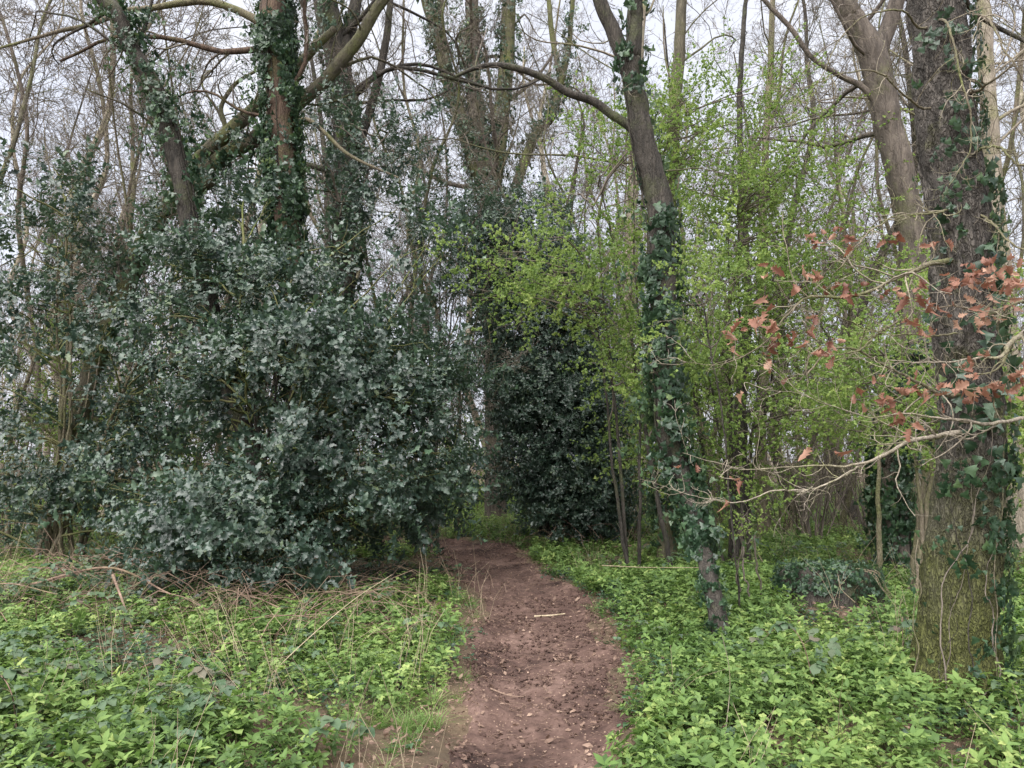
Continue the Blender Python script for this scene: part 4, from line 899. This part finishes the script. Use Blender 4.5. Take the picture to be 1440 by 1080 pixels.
for ln_ in BR:
    if ln_[0][3] >= 4.45: ln_ = [(float(np.interp(ln_[0][1], [0, 120, 280, 400, 640], [1311, 1320, 1342, 1353, 1364])), ln_[0][1] - 5, ln_[0][2] * 1.15, 4.74)] + ln_
    C2, r2 = px_line(ln_, 4); S = resample(np.column_stack([C2, r2]), 50); Pb = S[:, :3] + np.cumsum(rl.normal(size=(50, 3)) * .0035, 0); rb_ = np.maximum(S[:, 3] * .66, .0011)
    V, q = tubes(Pb[None], rb_[None], 8); o = part_mesh('branch', V, q, M['pale'] if len(bpart) in (0, 1, 2, 4) else M['grey'], oloc, oth); bpart.append((o, Pb, rb_))
bt = Buf()
for (o, Pb, rb_) in bpart:
    P1, R1 = grow(Pb[None], rb_[None], 17, .15, 1, (25, 65), (.12, .34), 9, .22, .02, (.45, .7), .0018, rl); V, q = tubes(P1, R1, 4); bt.add(V, q)
    P2, R2 = grow(P1, R1, 4, .2, 1, (25, 65), (.3, .6), 6, .22, .02, (.5, .8), .0013, rl); V, q = tubes(P2, R2, 3); bt.add(V, q)
CL = [(1133,329,3),(1162,326,3),(1142,343,2),(1192,330,5),(1263,333,5),(1082,371,2),(1131,384,4),(1109,387,2),(1090,392,2),(1159,394,2),(1187,399,3),(1202,415,4),(1222,407,2),(1255,403,2),(1290,408,6),(1304,424,3),(1340,390,9),(1374,377,13),(1392,390,12),(1411,398,10),(1427,369,5),(1353,419,4),(1371,440,3),(1395,441,3),(1416,425,3),(1319,412,3),(1276,449,2),(1295,453,3),(1307,458,2),(1338,458,2),(1386,452,2),(1082,442,6),(1093,458,4),(1065,453,3),(1113,461,2),(1134,456,2),(1147,445,2),(1156,477,2),(1181,475,2),(1167,490,3),(1085,487,3),(1072,498,2),(1097,512,2),(1126,489,1),(1143,499,2),(1115,527,1),(1390,490,2),(1362,524,10),(1234,533,2),(1268,533,3),(1293,541,5),(1329,549,6),(1400,539,8),(1427,530,12),(1200,551,2),(1210,556,2),(1245,555,3),(1371,551,5),(1275,588,6),(1243,568,3),(958,664,1),(1016,668,1),(1036,674,1),(1050,550,1),(1022,470,4),(975,655,1),(1017,700,1),(1430,400,6),(1436,548,8),(1310,340,2),(1165,632,1),(1128,632,1),(1322,342,2),(1050,442,2)]
olm = [leaf_single('oak', rl, .070, .050, 'oakleaf', fold=rl.uniform(.3, 1.5), curl=rl.uniform(-.6, 1.3)) for _ in range(14)]
allP = np.concatenate([b_[1] for b_ in bpart]); own = np.concatenate([np.full(50, k) for k in range(len(bpart))]); nleaf = 0
for (px_, py_, cnt) in CL:
    d_ = 3.95 if py_ > 360 else 4.15
    c = at(px_, py_, d_); dd = np.linalg.norm(allP - c, axis=1); j = int(dd.argmin()); o0 = allP[j]; ow = own[j]; c[1] = o0[1] + rl.uniform(-.12, .02); c = at(px_, py_, c[1])
    P = resample([o0, (o0 + c) / 2 + rl.normal(size=3) * .03, c], 8); V, q = tubes(P[None], np.linspace(.0026, .0012, 8)[None], 4); bt.add(V, q)
    for k in range(cnt):
        if nleaf >= 298: break
        lf = mobj('dead_leaf', olm[rl.integers(14)], bpart[ow][0]); nleaf += 1
        s = rl.uniform(.6, 1.15); p = c + rl.normal(size=3) * A(.022, .022, .018) * (1 + cnt * .11)
        lf.rotation_euler = (rl.uniform(-2.4, -.4), rl.normal() * .9, rl.uniform(0, 6.28)); lf.scale = (s, s, s); lf.location = tuple(p - oloc)
mobj('twigs', bt.mesh('twigs', M['pale'], loc=oloc), oth, 'stuff')

# ------------------------------------------------------------------ ivy-covered stump
xs_, ys_ = gx(1152, 7.7), 7.7; zs = gz(xs_, ys_) + .06
sth = thing('tree_stump', 'low broad tree stump overgrown with ivy among the green plants', 'stump', (xs_, ys_, zs))
n = 36; a = np.arange(n) * 6.283 / n; rr = .46 * (1 + .12 * np.sin(a * 3 + 1) + .08 * np.sin(a * 7)); V = []
for z, k in ((-.1, 1.15), (.0, 1.1), (.12, 1.0), (.19, .96), (.23, .9), (.24, .5), (.21, .05)):
    V.append(np.stack([np.cos(a) * rr * k, np.sin(a) * rr * k * .8, z + .03 * np.sin(a * 5 + z * 9) * (z > .1)], -1))
V = np.concatenate(V); V += (fbm(V * 9, 4, 3) - .5)[:, None] * .05; idx = np.arange(7 * n).reshape(7, n)
q = np.stack([idx[:-1], np.roll(idx[:-1], -1, 1), np.roll(idx[1:], -1, 1), idx[1:]], -1).reshape(-1, 4)
mobj('stump_body', np_mesh('stump', V, q, M['dark']), sth)
stv = thing('ivy', 'low ivy mat spread over the tree stump', 'ivy', (xs_, ys_, zs)); rs2 = np.random.default_rng(71)
n = 520; a = rs2.uniform(0, 6.28, n); k = rs2.uniform(0, 1, n); topm = k < .45; r_t = np.where(topm, rs2.uniform(0, .45, n), .50); z_t = np.where(topm, .25, rs2.uniform(0.02, .25, n))
pos = np.stack([np.cos(a) * r_t, np.sin(a) * r_t * .8, z_t], -1); nrm = np.where(topm[:, None], A(0, 0, 1), np.stack([np.cos(a), np.sin(a), .4 + 0 * a], -1)) + rs2.normal(size=(n, 3)) * .3
scatter('ivy_leaves', 'p_ivywall', pos, eul(nrm, -np.pi / 2 + rs2.normal(size=n) * .7), rs2.uniform(.45, .75, n), rs2, stv)
for s in range(8):
    a0 = rs2.uniform(-3, 0); P = resample([A(math.cos(a0) * .3, math.sin(a0) * .25, .27), A(math.cos(a0) * .48, math.sin(a0) * .4, .23), A(math.cos(a0) * .54, math.sin(a0) * .46, .12), A(math.cos(a0 + .2) * .6, math.sin(a0 + .2) * .5, .0)], 12)
    V, q = tubes(P[None], np.linspace(.002, .003, 12)[None], 4); part_mesh('stem', V, q, M['straw'], (0, 0, 0), stv)

# ------------------------------------------------------------------ ground cover (nobody could count it)
def region(n, x0, x1, y0, y1, rng): return rng.uniform(x0, x1, n), rng.uniform(y0, y1, n)
def in_view(x, y): return np.abs(x) < y * .78 + .9
def holly_under(x, y):
    return ((x + 2.9) / 2.4) ** 2 + ((y - 9.6) / 1.7) ** 2 < 1
rc = np.random.default_rng(81)
def cover(name, label_kind, pname, dens, y0, y1, fn, smin, smax, tilt=.25, zoff=0., fade=True):
    area_n = 0; X_, Y_ = [], []
    ysl = np.arange(y0, y1, 1.0)
    for yb in ysl:
        w = yb * .78 + 1.6; dn = dens(yb) ; m = int(dn * 2 * w); X_.append(rc.uniform(-w, w, m)); Y_.append(rc.uniform(yb, yb + 1, m))
    x = np.concatenate(X_); y = np.concatenate(Y_)
    pr = fn(x, y); k = rc.uniform(size=len(x)) < pr; x, y = x[k], y[k]
    z = ground(x, y) + zoff
    s = rc.uniform(smin, smax, len(x)) * (1 + np.clip(y - 10, 0, 30) * .025)
    rot = np.stack([rc.normal(size=len(x)) * tilt, rc.normal(size=len(x)) * tilt, rc.uniform(0, 6.28, len(x))], -1)
    return scatter(name, pname, np.stack([x, y, z], -1), rot, s, rc)
def nz(x, y, f, s): return fbm(np.stack([x * f, y * f, 0 * x], -1), s, 3)
def sst(v, a, b): t_ = np.clip((v - a) / (b - a), 0, 1); return t_ * t_ * (3 - 2 * t_)
off_path = lambda x, y: sst(-path_in(x, y), .02, .22)
def stump_clear(x, y): return np.where((np.hypot(x - xs_, (y - ys_) * .9) < .62) | ((np.abs(x - xs_) < .55) & (y < ys_) & (y > ys_ - 1.0)), .12, 1)
def left_edge_bare(x, y):   # trampled verge left of the path, near
    return np.where((x < 0) & (y < 12), sst(-path_in(x, y) - np.where(y < 4.8, .30, 0), .12, .6), 1)
def f_merc(x, y):
    r = off_path(x, y) * np.where(x > 0, .95, .70) * (.22 + .78 * sst(nz(x, y, 1.5, 2), .38, .54)) * left_edge_bare(x, y)
    r = r * np.where(holly_under(x, y), .05, 1) * stump_clear(x, y)
    r = r * np.where((x < -2.2) & (y > 5.6) & (y < 9), .35, 1)
    return r
cover('mercury_plants', None, 'p_mercury', lambda d: 460 if d < 5 else 330 if d < 9 else 150 if d < 14 else 50 if d < 26 else 25, 2.2, 44, f_merc, .42, 1.0, tilt=.38)
cover('nettle_plants', None, 'p_nettle', lambda d: 260 if d < 9 else 80, 2.2, 36, lambda x, y: off_path(x, y) * left_edge_bare(x, y) * stump_clear(x, y) * np.where(x < 0, .9, .5) * sst(nz(x, y, 1.0, 22), .38, .55) * np.where(holly_under(x, y), 0, 1), .7, 1.3)
cover('bramble_patch', None, 'p_bramble', lambda d: 19 if d < 12 else 9, 2.4, 30, lambda x, y: off_path(x, y) * stump_clear(x, y) * np.where(x < -1.4, .9, np.where(x > 1.5, .30, .05)) * sst(nz(x, y, .8, 33), .42, .6) * np.where(holly_under(x, y), .1, 1) * np.where((x < -3) & (y > 5.5) & (y < 9), 1.8, .7), .55, .95)
cover('grass_tufts', None, 'p_grass', lambda d: 120 if d < 8 else 35, 2.2, 16, lambda x, y: off_path(x, y) * np.exp(-np.clip(-path_in(x, y) - .15, 0, 9) * 1.6) * sst(nz(x, y, 1.5, 44), .42, .56), .35, .8)
cover('ground_ivy', None, 'p_groundivy', lambda d: 110 if d < 10 else 25, 2.2, 20, lambda x, y: off_path(x, y) * (sst(nz(x, y, 1.1, 55), .4, .6) * .8 + .8 * np.exp(-((x - 2.9) / .8) ** 2 - ((y - 4.7) / .7) ** 2)), .7, 1.2)
cover('leaf_litter', None, 'p_deadleaf', lambda d: 260 if d < 8 else 90, 2.0, 22, lambda x, y: np.where(path_in(x, y) > .0, .25 + .75 * np.exp(-np.clip(path_in(x, y), 0, 1) * 6), .9) * np.where(holly_under(x, y), 1, .8), .6, 1.25, tilt=.3, zoff=.028)
cover('wood_chips', None, 'p_chip', lambda d: 380 if d < 8 else 130, 2.0, 16, lambda x, y: np.where(path_in(x, y) > -.3, 1., .0), .5, 1.3, tilt=.1, zoff=.034)
cover('soil_crumbs', None, 'p_clod', lambda d: 480 if d < 8 else 120, 2.0, 13, lambda x, y: np.where(path_in(x, y) > -.05, 1., .0) * sst(nz(x, y, 2., 66), .4, .6), .3, 1.3, tilt=.6, zoff=.028)
cover('dry_stalks', None, 'p_straws', lambda d: 2.8, 2.8, 16, lambda x, y: off_path(x, y) * np.where(x < 0, .9, .35) * np.where(holly_under(x, y), .3, 1), .7, 1.2, tilt=.3)
cover('fallen_brush', None, 'p_brush', lambda d: 7.5, 5.6, 12, lambda x, y: np.exp(-((x + 3.9) / 1.9) ** 2 - ((y - 7.2) / .9) ** 2) * 1.5 + .10 * (x < -.8) + np.exp(-((x - 1.2) / .8) ** 2 - ((y - 12.4) / .5) ** 2) * .6, .6, 1.3, tilt=.2, zoff=.05)

# ------------------------------------------------------------------ single plants and sticks near the viewer
rp = np.random.default_rng(91)
blm = [leaf_single('oval', rp, .085, .065, 'bramble') for _ in range(5)]
gm = [leaf_single('oval', rp, .16, .075, 'nettle', fold=.2, curl=.35) for _ in range(3)]
def arch_bramble(px, py, d, label, n_leaf=7, h=.35, run=.5, ang=0.):
    x = gx(px, d); z = gz(x, d); t = thing('bramble', label, 'bramble', (x, d, z)); c, s = math.cos(ang), math.sin(ang)
    P = resample([A(0, 0, -.02), A(c * run * .2, s * run * .2, h * .75), A(c * run * .55, s * run * .55, h), A(c * run, s * run, h * .7)], 30)
    V, q = tubes(P[None], np.linspace(.0042, .002, 30)[None], 6); part_mesh('cane', V, q, M['brown'], (0, 0, 0), t)
    for k in range(n_leaf):
        p = P[int(8 + 21 * k / max(1, n_leaf - 1))]; a0 = rp.uniform(0, 6.28); e_ = p + A(math.cos(a0), math.sin(a0), .5) * .05
        st2 = Buf(); twig_tube(st2, [p, (p + e_) / 2 + A(0, 0, .006), e_], .0015, .001); mobj('leaf_stalk', st2.mesh('stalk', M['brown']), t)
        for j in (-1, 0, 1):
            lf = mobj('leaf', blm[rp.integers(5)], t); s_ = rp.uniform(.75, 1.15); lf.scale = (s_, s_, s_)
            lf.location = tuple(e_); lf.rotation_euler = (rp.uniform(-.4, .3), rp.uniform(-.35, .35), a0 + j * 1.15 - math.pi / 2)
arch_bramble(60, 1040, 4.1, 'dark bramble cane with broad leaves in the lower left corner', 8, .32, .55, 2.6)
arch_bramble(330, 1000, 4.6, 'bramble cane with dull purple-green leaves left of the grass clump', 7, .34, .6, 2.9)
arch_bramble(450, 1075, 3.9, 'bramble with dark glossy leaves just left of the path foot', 5, .20, .3, .4)
arch_bramble(560, 905, 6.0, 'bramble cane nodding over the verge left of the path', 6, .30, .45, .3)
arch_bramble(1130, 1000, 4.8, 'bramble with grey-green leaves standing alone in the bright green plants', 8, .42, .35, 2.4)
arch_bramble(1250, 930, 5.4, 'small bramble with drooping leaflets left of the oak foot', 3, .34, .14, 1.)
arch_bramble(1430, 930, 4.9, 'bramble growing against the right side of the oak foot', 7, .42, .4, .8)
arch_bramble(40, 880, 6.6, 'pale-backed bramble on the bank at the far left', 8, .45, .7, .2)
arch_bramble(200, 905, 6.0, 'bramble arching beside the dead brown canes', 7, .40, .6, 3.)
arch_bramble(1395, 770, 6.6, 'bramble behind the right side of the oak', 7, .6, .6, 2.)
def broadleaf(px, d, label, n, s0, mat=gm, rise=.4):
    x = gx(px, d); t = thing('broadleaf_plant', label, 'plant', (x, d, gz(x, d)))
    for k in range(n):
        a = k * 6.283 / n + rp.uniform(-.3, .3); lf = mobj('leaf', mat[rp.integers(len(mat))], t); s_ = s0 * rp.uniform(.8, 1.15); lf.scale = (s_, s_, s_)
        lf.rotation_euler = (rp.uniform(.2, .2 + rise), 0, a); lf.location = (0, 0, .10)
    b = Buf(); twig_tube(b, [A(0, 0, -.02), A(.003, 0, .06), A(0, 0, .11)], .005, .003); mobj('stalk', b.mesh('stalk', M['greentwig']), t)
broadleaf(1240, 4.75, 'pale broad-leaved rosette between the plants and the oak foot', 7, 1.0)
broadleaf(930, 4.1, 'bright yellow-green upright leaves right of the path foot', 6, .8, rise=1.)
broadleaf(1030, 3.95, 'lime-green rosette at the bottom edge right of the path', 6, .75, rise=.9)
broadleaf(350, 4.0, 'single bright lime rosette in the left undergrowth', 5, .7, rise=.9)
broadleaf(695, 3.8 if False else 20.5, 'leafy plant at the foot of the trunk at the path end', 6, 1.3, rise=.8)
gms = [make_sprig('grass', rp).mesh('blades', M['grass']) for _ in range(2)]
for px, d, s, lab in [(560, 5.0, 1.0, 'fresh green grass clump on the left verge of the path'), (600, 4.6, 1.0, 'smaller grass clump nearest the path on the left'), (520, 5.3, .9, 'grass clump furthest from the path on the left verge'), (880, 4.7, .8, 'short grass clump hugging the right path edge'), (590, 6.3, .9, 'grass clump under the right side of the big holly')]:
    x = gx(px, d); t = thing('grass_clump', lab, 'grass clump', (x, d, gz(x, d))); 
    for k in range(3):
        o = mobj('blades', gms[k % 2], t, 'stuff'); o.location = (rp.normal() * .05, rp.normal() * .05, 0); o.rotation_euler = (0, 0, rp.uniform(0, 6.28)); o.scale = (s, s, s)
def stick(pts, r, label, mat='straw', name='fallen_stick'):
    P = []
    for x, y, h in pts: P.append(A(x, y, gz(x, y) + h))
    P = np.array(P); loc = P[0].copy(); P = resample(P, 16); V, q = tubes(P[None], np.linspace(r, r * .5, 16)[None], 7)
    me = np_mesh(name, V - loc, q, M[mat]); o = mobj(name, me); o.location = tuple(loc); o['label'] = label; o['category'] = 'stick'
    return o
stick([(.22, 7.45, .045), (.38, 7.42, .05), (.52, 7.44, .045)], .011, 'pale broken stick lying across the middle of the path')
stick([(-.15, 5.35, .045), (-.02, 5.28, .05), (.08, 5.26, .045)], .006, 'thin short twig on the path near the grass clump', 'brown')
stick([(-1.75, 5.3, .02), (-1.55, 5.5, .25), (-1.25, 5.9, .5), (-1.0, 6.3, .62)], .004, 'long straw-coloured cane leaning through the left undergrowth')
stick([(1.10, 4.05, .02), (1.28, 4.5, .25), (1.35, 4.9, .40)], .0035, 'thin dry stem leaning up out of the bright green plants', 'twig')
stick([(-4.6, 7.2, .15), (-3.9, 7.3, .34), (-3.2, 7.1, .22)], .016, 'thick dead orange-brown cane on the heap below the holly', 'brown')
stick([(-3.7, 7.0, .35), (-3.45, 6.7, .22), (-3.2, 6.4, .05)], .014, 'forked dead branch end pointing at the path below the holly', 'brown')
stick([(-5.1, 6.4, .1), (-4.5, 6.6, .3), (-3.9, 6.5, .25)], .008, 'reddish dead cane among the bramble at far left', 'brown')
stick([(1.0, 8.4, .25), (1.5, 8.6, .2), (2.1, 8.4, .22)], .006, 'thin bare stick lying on the low plants behind the leaning tree', 'straw')
stick([(3.25, 5.1, .0), (3.18, 5.15, .6), (3.22, 5.2, 1.15), (3.3, 5.25, 1.5)], .006, 'thin dark upright stem just left of the furrowed oak', 'twig', name='bare_sapling')
stick([(1.55, 12.3, .1), (2.3, 12.1, .14), (3.0, 12.4, .1)], .018, 'dead branch on the ground beyond the near-black holly', 'brown')

# things that would share a label are told apart by how large they look
from collections import defaultdict
same = defaultdict(list)
for o in SC.objects:
    if o.parent is None and o.get('label') and o.get('group'): same[o['label']].append(o)
for lab, os_ in same.items():
    n = len(os_)
    if n > 1:
        os_.sort(key=lambda o: o.location.y / o.scale.x)
        words = {2: ['larger-looking', 'smaller-looking'], 3: ['largest-looking', 'middle-sized', 'smallest-looking']}.get(n, ['largest-looking'] + ['%s largest-looking' % w for w in ('second', 'third', 'fourth', 'fifth', 'sixth')][:max(0, n - 2)] + ['smallest-looking'])
        for o, w in zip(os_, words): o['label'] = w + ' ' + lab
